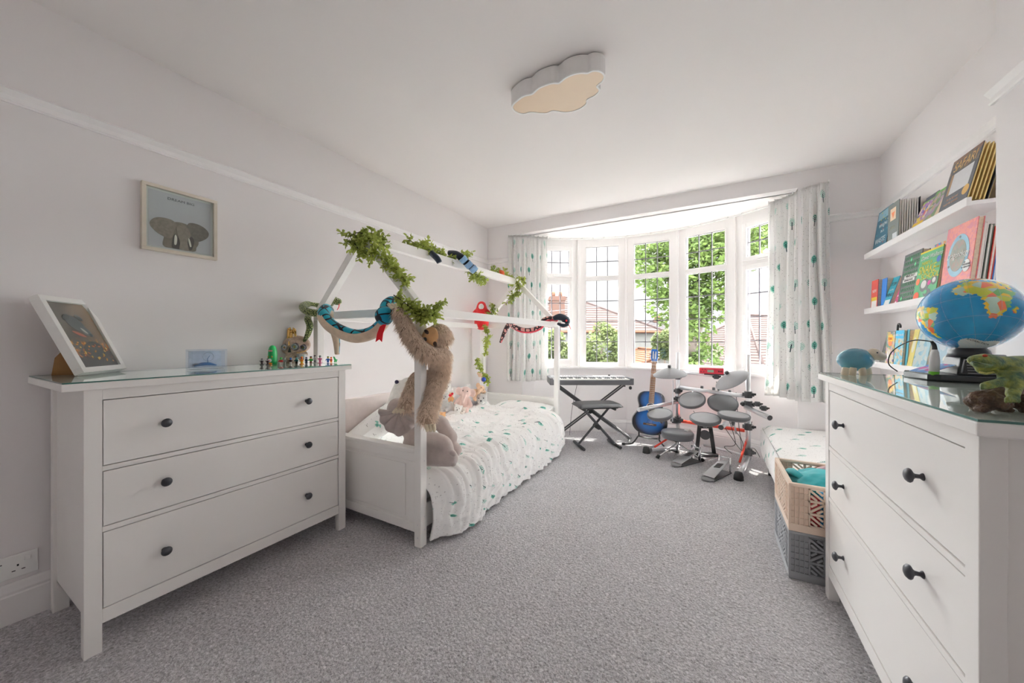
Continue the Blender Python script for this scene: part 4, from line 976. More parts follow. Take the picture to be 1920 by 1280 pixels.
STB = plush_mat('pale_blue_plush', (.30,.50,.75)); 
t = thing('striped_snake_plush', (-1.83, 2.5, 1.78), 'navy plush snake with pale blue bands wound on the ridge beam', 'soft toy')
part(MB().tube([wz(803,468,2.66), wz(812,477,2.60), wz(820,485,2.58), wz(824,492,2.58)], [.020,.022,.022,.020], 12, sub=5), 'tail', NVY, t)
part(MB().tube([wz(842,474,2.95), wz(855,476,2.92), wz(866,484,2.90), wz(880,497,2.92), wz(892,508,2.95)], [.022,.026,.030,.032,.024], 12, sub=5), 'body', NVY, t)
for i, (q, y) in enumerate(((869,487),(879,497),(888,505))): part(MB().cyl(wz(q-3, y-4, 2.885), wz(q+3, y+3, 2.90), .0325, .0325, 16), 'band', STB, t)
t = thing('small_plush', tuple(wz(941,515,3.5)), 'tiny red-orange plush bird tucked in the far ridge garland', 'soft toy'); soft('body', [[(wz(941,512,3.6), .03), (wz(941,519,3.6), .022)], [(wz(938,508,3.6), .014)]], plush_mat('red_orange_plush', (.80,.14,.05)), t, .005)
# ---------------------------------------------------------------- keyboard, stand, bench
t = thing('keyboard', tuple(pw(1107, 3.93, .66)), 'dark electronic keyboard on a cross stand left of the guitar', 'keyboard')
KW = [3.78, 4.10]; KZ = .700; A0, A1 = pw(1031, 3.78, 0), pw(1189, 3.78, 0); kd = CF*.31; L_ = (A1-A0).length; kc = A0
def kb(u0, u1, d0, d1, z0, z1, mb=None):
    mb = mb or MB(); v = []
    for z in (z0, z1):
        for u, d in ((u0,d0),(u1,d0),(u1,d1),(u0,d1)): v.append(kc+CR*u+CF*d+V((0,0,z)))
    return mb.add(v, [(0,3,2,1),(4,5,6,7),(0,1,5,4),(1,2,6,5),(2,3,7,6),(3,0,4,7)])
KG = mat('keyboard_grey', (.10,.10,.11), .4, metal=.2); KS = mat('keyboard_silver', (.55,.55,.57), .35, metal=.4)
part(kb(0, L_, 0, .31, KZ-.065, KZ-.012), 'case', KG, t, bevel=.008)
part(kb(.03, L_-.03, .145, .305, KZ-.014, KZ+.012), 'control_panel', KS, t, bevel=.004)
for a in (0, L_-.035): part(kb(a, a+.035, 0, .31, KZ-.02, KZ+.008), 'end_cheek', KG, t, bevel=.006)
nk = 36; kw_ = (L_-.09)/nk; IVK = mat('key_white', (.84,.83,.80), .3); kme = None
for i in range(nk):
    o = part(kb(.045+i*kw_+.0006, .045+(i+1)*kw_-.0006, .008, .142, KZ-.014, KZ+.0), 'white_key', IVK, t)
for i in range(nk):
    if i % 7 in (0,1,3,4,5): part(kb(.045+(i+1)*kw_-.006, .045+(i+1)*kw_+.006, .058, .142, KZ, KZ+.010), 'black_key', BLACK, t)
part(kb(L_*.40, L_*.56, .20, .24, KZ+.012, KZ+.0135), 'display', BLACK, t)
for i in range(9): part(kb(.16+i*.03, .178+i*.03, .21, .225, KZ+.012, KZ+.0145), 'button', MGREY, t)
for a in (.12, L_-.20): part(MB().cyl(kc+CR*a+CF*.24+V((0,0,KZ+.012)), kc+CR*a+CF*.24+V((0,0,KZ+.024)), .012, n=14), 'dial', BLACK, t)
t = thing('keyboard_stand', tuple(pw(1107, 3.95, 0)), 'black double-braced cross stand holding the keyboard', 'stand')
zt_ = KZ-.069
for a, b in ((1040, 1178), (1172, 1040)):
    for off in (0, .035):
        p0 = pw(a, 3.93+.02*(a > 1100), zt_-.01)+CR*off*(1 if a < 1100 else -1); p1 = pw(b, 3.93+.02*(a > 1100), .03)+CR*off*(1 if a < 1100 else -1)
        part(MB().beam(p0, p1, .016, .026, (0,1,0)), 'cross_bar', DGREY, t, bevel=.002)
for a, z in ((1042, zt_), (1170, zt_)): part(MB().beam(pw(a, 3.80, z-.008), pw(a, 4.08, z-.008), .03, .014), 'support_arm', DGREY, t); 
for a in (1170,): part(MB().cyl(pw(1182, 3.80, z-.03), pw(1182, 3.86, z-.03), .016, n=12), 'end_cap', BLACK, t)
for a in (1180, 1042): part(MB().cyl(pw(a, 3.82, .016), pw(a, 4.06, .016), .014, n=10), 'foot', BLACK, t)
part(MB().cyl(wz(1107,772,3.89), wz(1107,772,3.99), .02, n=14), 'pivot', BLACK, t)
part(MB().tube([pw(1083, 4.0, KZ-.06), pw(1078, 4.05, .5), pw(1072, 4.08, .3), pw(1068, 4.1, .02)], .0025, 6, sub=5), 'cable', BLACK, t)
t = thing('keyboard_bench', (-1.055, 3.74, 0), 'black padded folding stool in front of the keyboard', 'stool')
bu, bv = V((.78,.62,0)).normalized(), V((.62,-.78,0)).normalized(); bc_ = V((-1.05, 3.70, 0))
def bp(u, v, z): return bc_+bu*u+bv*v+V((0,0,z))
sm_ = MB(); nu = 24
def seatf(u, v):
    x, y = u*2-1, v*2-1; e = (1-abs(x)**8)*(1-abs(y)**6); return bp(x*.235*(1-.02*y*y), y*.14, .428+.036*max(0, e)**.35)
sm_.grid(seatf, nu, 14); sm_.grid(lambda u, v: bp((u*2-1)*.235*(1-.02*(v*2-1)**2), (v*2-1)*.14, .428-.006*(1-(abs(u*2-1))**8)), nu, 14)
part(sm_, 'cushion', mat('black_vinyl', (.05,.05,.055), .35), t); part(MB().box((-.19,-.10,.408), (.19,.10,.424)).build('tmp', BLACK) and MB().add([bp(x, y, z) for z in (.408, .424) for x, y in ((-.19,-.1),(.19,-.1),(.19,.1),(-.19,.1))], [(0,3,2,1),(4,5,6,7),(0,1,5,4),(1,2,6,5),(2,3,7,6),(3,0,4,7)]), 'seat_board', BLACK, t)
bpy.data.objects.remove(bpy.data.objects['tmp'])
for s, v in ((1, .03), (-1, -.03)):
    part(MB().beam(bp(-.16*s, v, .405), bp(.19*s, v, .02), .022, .022, (0,1,0)), 'leg', DGREY, t, bevel=.002)
    part(MB().cyl(bp(.195*s, -.15, .018), bp(.195*s, .15, .018), .015, n=12), 'foot_bar', BLACK, t)
    part(MB().cyl(bp(-.165*s, -.09, .397), bp(-.165*s, .09, .397), .012, n=10), 'hinge_bar', BLACK, t)
part(MB().cyl(bp(.0, -.05, .21), bp(.0, .06, .21), .024, n=14), 'pivot_knob', BLACK, t)

# ---------------------------------------------------------------- guitar and its stand
GT = thing('acoustic_guitar', (-.58, 3.96, .12), 'blue sunburst acoustic guitar standing between the stool and the drums', 'guitar')
gx = V((math.cos(.28), math.sin(.28), 0)); gl = V((.045, .16, 1)).normalized(); gx = (gx-gl*gx.dot(gl)).normalized(); gn = gx.cross(gl).normalized()     # gn faces the room
if gn.y > 0: gn = -gn
go = V((-.575, 3.955, .125))
def G(x, y, z=0): return go+gx*x+gl*y+gn*z
half = [(0,0),(.06,.004),(.115,.022),(.155,.06),(.172,.11),(.168,.165),(.14,.215),(.118,.255),(.116,.29),(.128,.335),(.132,.375),(.118,.415),(.085,.44),(.04,.448),(0,.45)]
def smooth(pts, k=4):
    out_ = []
    for i in range(len(pts)-1):
        p0, p1, p2, p3 = [V((*pts[max(0, min(len(pts)-1, j))], 0)) for j in (i-1, i, i+1, i+2)]
        for q in range(k):
            s = q/k; v = .5*((2*p1)+(p2-p0)*s+(2*p0-5*p1+4*p2-p3)*s*s+(3*p1-p0-3*p2+p3)*s**3); out_.append((v.x, v.y))
    return out_+[pts[-1]]
hs = smooth(half); outl = hs+[(-x, y) for x, y in hs[-2:0:-1]]
def burst():
    m, nt, b = newmat('blue_sunburst'); so = coords(nt, 'Object'); 
    n = nt.nodes.new('ShaderNodeVectorMath'); n.operation = 'SUBTRACT'; nt.links.new(so, n.inputs[0]); n.inputs[1].default_value = tuple(G(0, .15, .03))
    n2 = nt.nodes.new('ShaderNodeVectorMath'); n2.operation = 'LENGTH'; nt.links.new(n.outputs[0], n2.inputs[0]); d = NX(nt, n2.outputs['Value'])
    q = nt.nodes.new('ShaderNodeVectorMath'); q.operation = 'SUBTRACT'; nt.links.new(so, q.inputs[0]); q.inputs[1].default_value = tuple(G(0, .355, .03))
    q2 = nt.nodes.new('ShaderNodeVectorMath'); q2.operation = 'LENGTH'; nt.links.new(q.outputs[0], q2.inputs[0]); e = NX(nt, q2.outputs['Value'])*1.28
    f = ((d.min(e)-.085)*15)._m('ADD', 0, cl=True); c = mixc(nt, f, (.01,.16,.55), (.004,.006,.015)); nt.links.new(c, b.inputs[0]); b.inputs['Roughness'].default_value = .25; b.inputs['Coat Weight'].default_value = .4; return m
SB = burst(); GSIDE = mat('guitar_side_black', (.012,.014,.025), .25, coat=.4); ROSE = mat('rosewood', (.10,.05,.03), .45, var=.2); FRETW = mat('fretboard_wood', (.32,.14,.05), .45, var=.2); BONE = mat('bone', (.8,.78,.7), .4)
m = MB(); m.prism(outl, G(0,0,-.045), gx, gl, gn*.085, 0); 
m.m = [0 if i == 1 else 1 for i in range(len(m.m)-len(outl))] + [1]*len(outl); m.m = m.m[:len(m.f)]
b_ = MB(); b_.prism(outl, G(0,0,-.045), gx, gl, gn*.084); part(b_, 'body', GSIDE, GT, bevel=.003)
b_ = MB(); b_.prism([(x*.985, .225+(y-.225)*.985) for x, y in outl], G(0,0,.0385), gx, gl, gn*.002); part(b_, 'soundboard', SB, GT)
part(MB().cyl(G(0,.285,.0395), G(0,.285,.0415), .046, n=32), 'rosette', BONE, GT); part(MB().cyl(G(0,.285,.040), G(0,.285,.0420), .040, n=32), 'sound_hole', BLACK, GT)
def gbox(x0, x1, y0, y1, z0, z1): 
    v = [G(x, y, z) for z in (z0, z1) for x, y in ((x0,y0),(x1,y0),(x1,y1),(x0,y1))]; return MB().add(v, [(0,3,2,1),(4,5,6,7),(0,1,5,4),(1,2,6,5),(2,3,7,6),(3,0,4,7)])
part(gbox(-.021, .021, .43, .765, .022, .045), 'neck', ROSE, GT, bevel=.004)
v = [G(x, y, z) for z in (.043, .052) for x, y in ((-.027,.33),(.027,.33),(.022,.765),(-.022,.765))]; part(MB().add(v, [(0,3,2,1),(4,5,6,7),(0,1,5,4),(1,2,6,5),(2,3,7,6),(3,0,4,7)]), 'fretboard', FRETW, GT)
for i in range(18):
    y = .765-.43*(1-2**(-(i+1)/12))*1.52; part(gbox(-.024, .024, y-.0012, y+.0012, .052, .0535), 'fret', CHROME, GT)
part(gbox(-.065, .065, .098, .118, .040, .048), 'bridge', ROSE, GT, bevel=.002); part(gbox(-.035, .035, .108, .111, .048, .054), 'saddle', BONE, GT); part(gbox(-.023, .023, .763, .768, .046, .057), 'nut', BONE, GT)
BLH = mat('headstock_blue', (.02,.12,.42), .3)
hp = [(-.022,.768),(.022,.768),(.034,.80),(.034,.885),(.022,.90),(-.022,.90),(-.034,.885),(-.034,.80)]
m = MB(); m.prism([(x, y-.768) for x, y in hp], G(0,.768,.028), gx, gl-gn*.12, gn*.016); part(m, 'headstock', BLH, GT, bevel=.002)
for sx in (-.013, .013):
    v = [G(sx+dx, y, z-(y-.768)*.12) for z in (.044, .0455) for dx, y in ((-.005,.795),(.005,.795),(.005,.875),(-.005,.875))]; part(MB().add(v, [(0,3,2,1),(4,5,6,7),(0,1,5,4),(1,2,6,5),(2,3,7,6),(3,0,4,7)]), 'tuner_slot', BONE, GT)
for sx in (-1, 1):
    for y in (.81, .84, .87): part(MB().cyl(G(sx*.034, y, .025), G(sx*.052, y, .025), .006, n=8), 'tuning_peg', BONE, GT)
for i in range(6):
    x = -.016+i*.0064; part(MB().tube([G(x*1.5, .11, .054), G(x, .765, .058), G(x*.8, .85, .045)], .0006 if i > 2 else .0009, 4), 'string', CHROME if i < 3 else BONE, GT)
t = thing('guitar_stand', (-.56, 3.95, 0), 'black folding tube stand cradling the blue guitar', 'stand')
for sx in (-1, 1):
    part(MB().tube([G(sx*.10, .0, .05)+V((0,0,.03)), G(sx*.10, -.02, .06), G(sx*.10, -.03, .0), G(sx*.16, -.10, .09), G(sx*.24, -.112, .16)], [.008]*5, 8, sub=3), 'cradle_arm', BLACK, t)
    part(MB().cyl(G(sx*.24, -.112, .16), G(sx*.265, -.112, .18), .012, n=10), 'rubber_foot', RUBBER, t)
part(MB().tube([G(-.10, -.03, 0), G(0, -.045, -.06), G(.10, -.03, 0)], .008, 8, sub=4), 'cross_tube', BLACK, t)

# ---------------------------------------------------------------- electronic drum kit
DK = thing('drum_kit', (0, 3.9, 0), 'electronic drum kit with grey pads on a silver and red rack', 'drum kit')
PADT = mat('pad_rubber_grey', (.30,.30,.31), .6, bmp=.1); PADR = mat('pad_rim_dark', (.10,.10,.105), .6); PADD = mat('pad_rubber_dark', (.13,.13,.135), .55)
ZA, ZB = V((-.295, 3.96, 0)), V((.292, 3.86, 0))
def tubep(name, a, b, r, m, par=DK, n=14, **k): return part(MB().cyl(a, b, r, n=n), name, m, par, **k)
A_ = lambda z: ZA+V((0,0,z)); B_ = lambda z: ZB+V((0,0,z))
def clamp(p, s=.028, par=DK, ax=V((0,0,1))):
    c = part(MB().cyl(p-ax*s, p+ax*s, s*1.05, n=12).box((p.x-s*1.5, p.y-s*.5, p.z-s*.5), (p.x+s*1.5, p.y+s*.5, p.z+s*.5)), 'clamp', DGREY, par, bevel=.003)
    w_ = MB(); w_.cyl(p+V((s*1.2,-s*.6,0)), p+V((s*1.2,-s*1.6,s*.4)), .004, n=8).box((p.x+s*.6, p.y-s*2.0, p.z+s*.1), (p.x+s*1.8, p.y-s*1.5, p.z+s*.7)); part(w_, 'wing_nut', BLACK, c)
    return c
tubep('upright', A_(.30), A_(.99), .019, SILVER); tubep('upright', B_(.08), B_(.985), .019, SILVER)
tubep('cymbal_rod', B_(.98), B_(1.40), .005, CHROME)
tubep('top_bar', wz(1281,697,3.64), wz(1362,706,3.50), .018, SILVER); tubep('middle_bar', A_(.637), B_(.602), .018, SILVER)
tubep('left_arm', wz(1270,753,3.60), wz(1197,768,3.35), .019, SILVER); 
ra = wz(1398,763,3.22); rb = wz(1443,783,2.95); tubep('right_arm', ra, rb, .021, SILVER); part(MB().cyl(rb, rb+(rb-ra).normalized()*.006, .0215, n=16), 'end_cap', DGREY, DK)
rc = wz(1333,782,3.20); tubep('snare_arm', wz(1318,775,3.45)+V((.06,0,0)), wz(1304,792,3.3), .019, SILVER) if False else None
sa, sb_ = wz(1330,781,3.32), wz(1297,800,3.12)
sa, sb_ = wz(1372,776,3.3), wz(1350,789,3.05)
sa, sb_ = wz(1370,786,3.35), wz(1352,801,3.10); tubep('stub_arm', sa, sb_, .021, SILVER); part(MB().cyl(sb_, sb_+(sb_-sa).normalized()*.006, .0215, n=16), 'end_cap', DGREY, DK)
tubep('red_bar', wz(1276,789,3.60), wz(1396,807,3.35), .016, REDM, label='red tube'); tubep('red_brace', wz(1402,818,3.28), wz(1387,866,3.08), .009, REDM, label='red tube')
fl, fr2 = V((-.56, 3.72, .03)), V((.19, 3.36, .03))
tubep('floor_bar', fl+V((.04,.02,0)), wz(1272,838,3.62), .019, SILVER); tubep('floor_bar', fr2+V((.01,.05,.0)), B_(.06), .021, SILVER); tubep('red_brace', wz(1227,838,3.5), wz(1268,812,3.55), .009, REDM, label='red tube')
tubep('upright', wz(1272,838,3.60), A_(.30), .017, SILVER)
tubep('rear_floor_bar', wz(1320,834,3.75), wz(1398,854,3.45), .014, SILVER)
for p in (fl, fr2):
    part(MB().lathe([(.0,-.03),(.036,-.03),(.034,0),(.026,.03),(0,.034)], p, (0,0,1), 16), 'rubber_foot', RUBBER, DK)
for p, s in ((A_(.60), .026), (A_(.74), .024), (A_(.52), .026), (A_(.31), .03), (B_(.62), .03), (B_(.53), .032), (B_(.33), .03), (B_(.10), .03), (wz(1265,788,3.6), .026), (wz(1343,706,3.5), .022)): clamp(p, s)
for q, y, w_ in ((1316,728,3.52), (1368,736,3.38), (1338,731,3.46), (1348,733,3.44)): part(MB().lathe([(.02,-.012),(.026,-.012),(.026,.012),(.02,.012)], wz(q, y, w_), wz(1402,740,3.3)-wz(1275,726,3.6), 14), 'collar', DGREY, DK)
for q, y, w_ in ((1420,757,3.08), (1432,765,3.02), (1395,757,3.25)): clamp(wz(q, y, w_), .02)
def pad(c, r, ax, top=PADT, name='drum_pad', rx=1.0):
    ax = V(ax).normalized(); p = part(MB().lathe([(0,-.035),(r*.8,-.035),(r*.97,-.018),(r,-.004),(r,.004),(r*.97,.010),(r*.92,.008),(0,.006)], c, ax, 36), name, PADR, DK)
    part(MB().lathe([(0,.009),(r*.88,.009),(r*.90,.007),(r*.90,.0)], c, ax, 36), 'playing_surface', top, p)
    st = MB().cyl(V(c)-ax*.03, V(c)-ax*.09+V((0,.03,0)), .014, n=10); part(st, 'mount', DGREY, p); return p
pad(wz(1297,749,3.45), .122, (-.12,-.50,.86)); pad(wz(1355,755,3.33), .128, (.05,-.50,.86), PADD); pad(wz(1237,776,3.30), .112, (-.10,-.26,.95)); pad(wz(1322,784,3.10), .124, (0,-.20,.97)); pad(wz(1376,778,3.02), .122, (.05,-.06,1.0))
for c, r, ax in ((wz(1256,702,3.38), .150, (-.05,-.14,.98)), (wz(1372,712,3.20), .145, (-.50,-.30,.82))):
    ax = V(ax).normalized(); p = part(MB().lathe([(r*.97,-.008),(r,-.002),(r*.98,.004),(r*.70,.030),(r*.35,.055),(r*.12,.066),(0,.067)], c, ax, 40), 'cymbal_pad', PADT, DK)
    part(MB().lathe([(0,.066),(.014,.067),(.018,.078),(.014,.092),(0,.094)], c, ax, 14), 'cymbal_nut', DGREY, p)
tubep('cymbal_stem', wz(1262,712,3.42), wz(1261,790,3.42), .006, SILVER); tubep('cymbal_stem', wz(1398,700,3.25), wz(1407,862,3.22), .007, SILVER)
tubep('tom_stem', wz(1297,745,3.5), wz(1300,728,3.56), .010, SILVER); tubep('tom_stem', wz(1360,750,3.38), wz(1366,735,3.42), .010, SILVER); tubep('tom_stem', wz(1376,785,3.05), wz(1380,812,3.2), .008, SILVER)
# red-fronted sound module
MR = mat('module_red', (.72,.04,.07), .35); MW = mat('module_white', (.82,.82,.83), .3)
mo = wz(1311,694,3.42); mu = (wz(1357,698,3.32)-mo); mu.z = 0; mL = mu.length; mu.normalize(); mv = V((-mu.y, mu.x, 0)); 
def mbx(u0, u1, v0, v1, z0, z1): 
    vv = [mo+mu*u+mv*v_+V((0,0,z)) for z in (z0, z1) for u, v_ in ((u0,v0),(u1,v0),(u1,v1),(u0,v1))]; return MB().add(vv, [(0,3,2,1),(4,5,6,7),(0,1,5,4),(1,2,6,5),(2,3,7,6),(3,0,4,7)])
md = part(mbx(0, mL, .006, .19, -.028, .030), 'sound_module', MW, DK, bevel=.003); part(mbx(0, mL, 0, .007, -.030, .024), 'front_panel', MR, md, bevel=.002)
part(mbx(mL*.34, mL*.60, -.001, .003, -.016, .008), 'display', mat('lcd_green', (.28,.40,.30), .3), md)
for i in range(4): part(mbx(mL*(.06+.06*i), mL*(.09+.06*i), -.003, .003, -.004+(.012 if i % 2 else -.012), .004+(.012 if i % 2 else -.012)), 'button', BLACK, md)
for i in range(3): part(mbx(mL*(.78+.06*i), mL*(.81+.06*i), -.003, .003, -.012, .004), 'button', BLACK, md)
part(mbx(mL*.2, mL*1.2, .05, .09, -.045, -.030), 'bracket', DGREY, md)
rr_ = random.Random(5)
for i, (a, b) in enumerate((((1343,715,3.5),(1390,850,3.4)),((1368,790,3.2),(1372,850,3.4)),((1300,770,3.5),(1310,800,3.55)),((1380,735,3.35),(1395,860,3.35)),((1410,790,3.2),(1425,862,3.35)),((1358,800,3.3),(1395,852,3.4)))):
    p, q = wz(*a), wz(*b); q.z = max(.01, q.z); mid = p.lerp(q, .5)+V((rr_.uniform(-.08,.08), rr_.uniform(-.05,.05), -.06)); m2_ = p.lerp(q, .8)+V((rr_.uniform(-.06,.06), rr_.uniform(-.06,.06), 0)); m2_.z = max(.02, m2_.z)
    part(MB().tube([p, mid, m2_, q], .0028, 6, sub=6), 'cable', BLACK, DK)
t = thing('kick_tower', tuple(pw(1322, 3.5, 0)), 'black kick drum tower under the middle pad of the drum kit', 'kick tower')
for a, b in ((1312, 1306), (1331, 1339)):
    part(MB().beam(wz(a, 793, 3.40), pw(b, 3.46, .012), .030, .034, (1,0,0)), 'leg', BLACK, t, bevel=.003)
part(MB().beam(pw(1300, 3.44, .012), pw(1345, 3.44, .012), .10, .012), 'base_plate', BLACK, t, bevel=.002); part(MB().beam(wz(1310,797,3.40), wz(1333,797,3.40), .05, .05), 'head_block', BLACK, t, bevel=.004)
part(MB().cyl(wz(1322,815,3.39), wz(1322,815,3.42), .045, n=24), 'kick_pad', PADR, t)
def pedal(label, c, d, w2=.085, L=.26):
    t = thing('foot_pedal', tuple(c), label, 'pedal'); c = V(c); d = V((*d, 0)).normalized(); s = V((-d.y, d.x, 0))
    part(MB().beam(c, c+d*L*1.05, w2*1.15, .008), 'base_plate', DGREY, t)
    m = MB(); hp_ = [(-.5,0),(.5,0),(.46,.55),(.36,.98),(-.36,.98),(-.46,.55)]
    m.prism([(x*w2, y*L) for x, y in hp_], c+V((0,0,.018)), s, (d+V((0,0,.26))), V((0,0,.008))); fb = part(m, 'footboard', mat('pedal_metal', (.55,.55,.56), .35, metal=.7), t, bevel=.002)
    m = MB(); m.lathe([(0,.0),(w2*.52,.0),(w2*.52,.012),(0,.012)], c-d*.012, (0,0,1), 20); part(m, 'heel_plate', MGREY, t)
    for k in range(6):
        a = c+V((0,0,.0275))+(d+V((0,0,.26)))*(L*.5+k*.013); part(MB().beam(a-s*.022+(d+V((0,0,.26)))*.006, a+s*.022-(d+V((0,0,.26)))*.006, .004, .003), 'grip_rib', BLACK, fb)
    for sx in (-1, 1): part(MB().cyl(c+d*L+s*sx*w2*.5, c+d*L+s*sx*w2*.5+V((0,0,.13)), .007, n=8), 'post', CHROME, t)
    part(MB().cyl(c+d*L+s*w2*.5+V((0,0,.12)), c+d*L-s*w2*.5+V((0,0,.12)), .006, n=8), 'axle', CHROME, t)
    return t, d, s, c
t, d, s, c = pedal('silver kick pedal with a white beater behind the drum stool', (-.265, 3.47, .008), (.55, .84))
bh = wz(1289,808,3.42); part(MB().cyl(c+d*.26+V((0,0,.12)), bh, .004, n=8), 'beater_rod', CHROME, t); part(MB().cyl(bh-d*.02, bh+d*.025, .022, n=18), 'beater', WHITE, t, label='white round beater'); part(MB().tube([c+d*.26+V((.03,0,.12)), c+d*.24+V((.035,.0,.05)), c+d*.25+V((.03,0,.01))], .006, 8), 'spring', CHROME, t)
pedal('silver hi-hat foot pedal nearest the bed of crates, right of the stool', (-.02, 3.235, .008), (.42, .90), .088, .28)
t = thing('drum_throne', (-.24, 3.5, 0), 'round grey padded drum stool on a chrome tripod', 'stool')
tc_ = wz(1270,815,3.42); part(MB().lathe([(0,-.03),(.135,-.03),(.142,-.02),(.144,.02),(.138,.032),(.12,.038),(0,.040)], tc_, (0,0,1), 40), 'seat', mat('grey_vinyl', (.13,.13,.14), .45), t)
base = V((tc_.x, tc_.y, 0)); part(MB().cyl(base+V((0,0,.06)), tc_-V((0,0,.03)), .014, n=14), 'column', CHROME, t); part(MB().lathe([(.05,-.055),(.05,-.03),(.02,-.03)], tc_, (0,0,1), 16), 'seat_mount', DGREY, t)
for k in range(3):
    a = -2.35+k*2.094; e = base+V((math.cos(a)*.21, math.sin(a)*.21, .014)); part(MB().cyl(base+V((0,0,tc_.z*.62)), e, .008, n=8), 'leg', CHROME, t); part(MB().cyl(base+V((0,0,.09)), base.lerp(e, .62)+V((0,0,.07)), .005, n=8), 'brace', CHROME, t)
    part(MB().cyl(e+V((0,0,.012)), e+V((math.cos(a)*.02, math.sin(a)*.02, -.012)), .014, .017, n=10), 'rubber_foot', RUBBER, t)
part(MB().cyl(base+V((0,0,.13)), base+V((0,0,.17)), .022, n=12), 'collar', CHROME, t)
# ---------------------------------------------------------------- picture ledges and books
PAGE = mat('paper_edges', (.66,.55,.42), .9, var=.25, nscale=120); PAGEW = mat('paper_white', (.78,.76,.72), .9, var=.1, nscale=120); PAGEY = mat('card_board_edges', (.78,.60,.26), .85, var=.2, nscale=60)
def ledge(z, lab, back=True):
    t = thing('picture_ledge', (1.05, 2.95, z), lab, 'shelf'); y0, y1 = 2.325, 3.52
    part(MB().box((.985, y0, z-.028), (1.11, y1, z-.010)), 'shelf_board', TRIM, t, bevel=.0015)
    part(MB().box((.972, y0, z-.030), (.988, y1, z+.008)), 'front_lip', TRIM, t, bevel=.0015)
    part(MB().box((1.098, y0, z-.010), (1.11, y1, z+.045)), 'back_rail', TRIM, t, bevel=.0015)
ledge(1.727, 'top white picture ledge on the right wall'); ledge(1.331, 'middle white picture ledge on the right wall'); ledge(.957, 'lowest white picture ledge, just above the chest')
_pal = {}
def ink(c, rough=.4):
    k = tuple(round(x, 3) for x in c)
    if k not in _pal: _pal[k] = mat('ink_%d' % len(_pal), c, rough, var=.06, nscale=40)
    return _pal[k]
def art(name, cols, scale=18, base=None, dist=.6):
    """busy printed cover: patches of several inks"""
    m, nt, b = newmat(name); co = coords(nt); nz = noise_n(nt, co, scale*.7, 2, .5, dist); v = voro(nt, co, scale)
    vals = xyz(nt, v.outputs['Color']); out_ = mixc(nt, 0.0, cols[0], cols[0])
    for i, c in enumerate(cols[1:]):
        lo = i/max(1, len(cols)-1); out_ = mixc(nt, vals[i % 3].gt(.38+.1*(i % 4)), out_, c)
    out_ = mixc(nt, nz*.25, out_, [x*.5 for x in cols[0]]); nt.links.new(out_, b.inputs[0]); b.inputs['Roughness'].default_value = .35; return m
class Book:
    def __init__(s, yf, yn, z, H, x0, lean, th, cover, label, pages=PAGE, fan=0, side=None, cat='book'):
        s.t = thing('book', (x0, (yf+yn)/2, z), label, cat); s.w = yf-yn; s.H = H; s.yf = yf
        s.o = V((x0, yf, z+th*math.sin(lean))); s.ux = V((0,-1,0)); s.uy = V((math.sin(lean), 0, math.cos(lean))); s.n = V((math.cos(lean), 0, -math.sin(lean)))
        s.slab('front_cover', 0, s.w, 0, H, 0, .0025, cover)
        if fan:
            for i in range(fan):
                f = i/(fan-1); d = .004+(th-.006)*f
                s.slab('page', .004, s.w-.003, .003, H-.004, d, d+.0045, pages, twist=.0)
        else: s.slab('page_block', .003, s.w-.003, .003, H-.003, .0025, th-.0025, pages)
        s.slab('back_cover', 0, s.w, 0, H, th-.0025, th, side or cover); s.slab('spine', -.001, .002, 0, H, 0, th, side or cover)
    def P(s, a, b, d=0): return s.o+s.ux*a+s.uy*b+s.n*d
    def slab(s, name, a0, a1, b0, b1, d0, d1, m, twist=0, parent=None):
        vs = [s.P(a, b, d) for d in (d0, d1) for a, b in ((a0,b0),(a1,b0),(a1,b1),(a0,b1))]
        return part(MB().add(vs, [(0,3,2,1),(4,5,6,7),(0,1,5,4),(1,2,6,5),(2,3,7,6),(3,0,4,7)]), name, m, parent or s.t)
    def patch(s, a0, b0, a1, b1, m, name='printed_panel', lvl=1): return s.slab(name, a0*s.w, a1*s.w, b0*s.H, b1*s.H, -.0004*lvl, -.0004*lvl+.0004, m)
    def poly(s, pts, m, name='printed_shape', lvl=1): return part(MB().prism([(p[0]*s.w, p[1]*s.H) for p in pts], s.P(0,0,-.0004*lvl), s.ux, s.uy, s.n*.0004), name, m, s.t)
    def disc(s, a, b, ra, rb, m, name='printed_disc', lvl=1, k=28): return s.poly([(a+ra*math.cos(2*PI*i/k), b+rb*math.sin(2*PI*i/k)) for i in range(k)], m, name, lvl)
    def text(s, t_, size, a, b, m, lvl=2, sh=0, sx=1.0): return lettering(t_, size, s.P(a*s.w, b*s.H, -.0004*lvl), s.ux, s.uy, m, s.t, depth=.0003, shear=sh, sx=sx)
INKW = ink((.86,.86,.84)); INKK = ink((.02,.02,.02)); INKY = ink((.80,.62,.02)); TEAL = ink((.02,.13,.20)); INKB = ink((.02,.18,.55)); INKR = ink((.62,.06,.04))
Z1, Z2, Z3 = 1.7175, 1.3215, .9475
b = Book(3.465, 3.245, Z1, .29, .998, .13, .014, TEAL, 'dark teal book with white WASTE lettering at the far end of the top ledge')
b.text('WHAT A', .034, .52, .62, INKW, sh=.1); b.text('IN A', .028, .55, .47, INKW); b.text('WASTE', .050, .48, .26, INKW, sh=.1); b.patch(.05,.78,.95,.97, ink((.25,.45,.55)))
for i in range(16): b.disc(rnd.uniform(.06,.94), rnd.uniform(.05,.95), .025, .02, (INKY, ink((.05,.4,.45)), INKR, INKW)[i % 4], lvl=2, k=8)
b.text('recycling, reusing', .012, .4, .10, INKW)
gm = ink((.115,.135,.125)); b = Book(3.19, 3.035, Z1, .250, .992, .02, .090, gm, 'tall grey-green board book with a fox panel and fanned thick pages', PAGEW, fan=9, side=INKK)
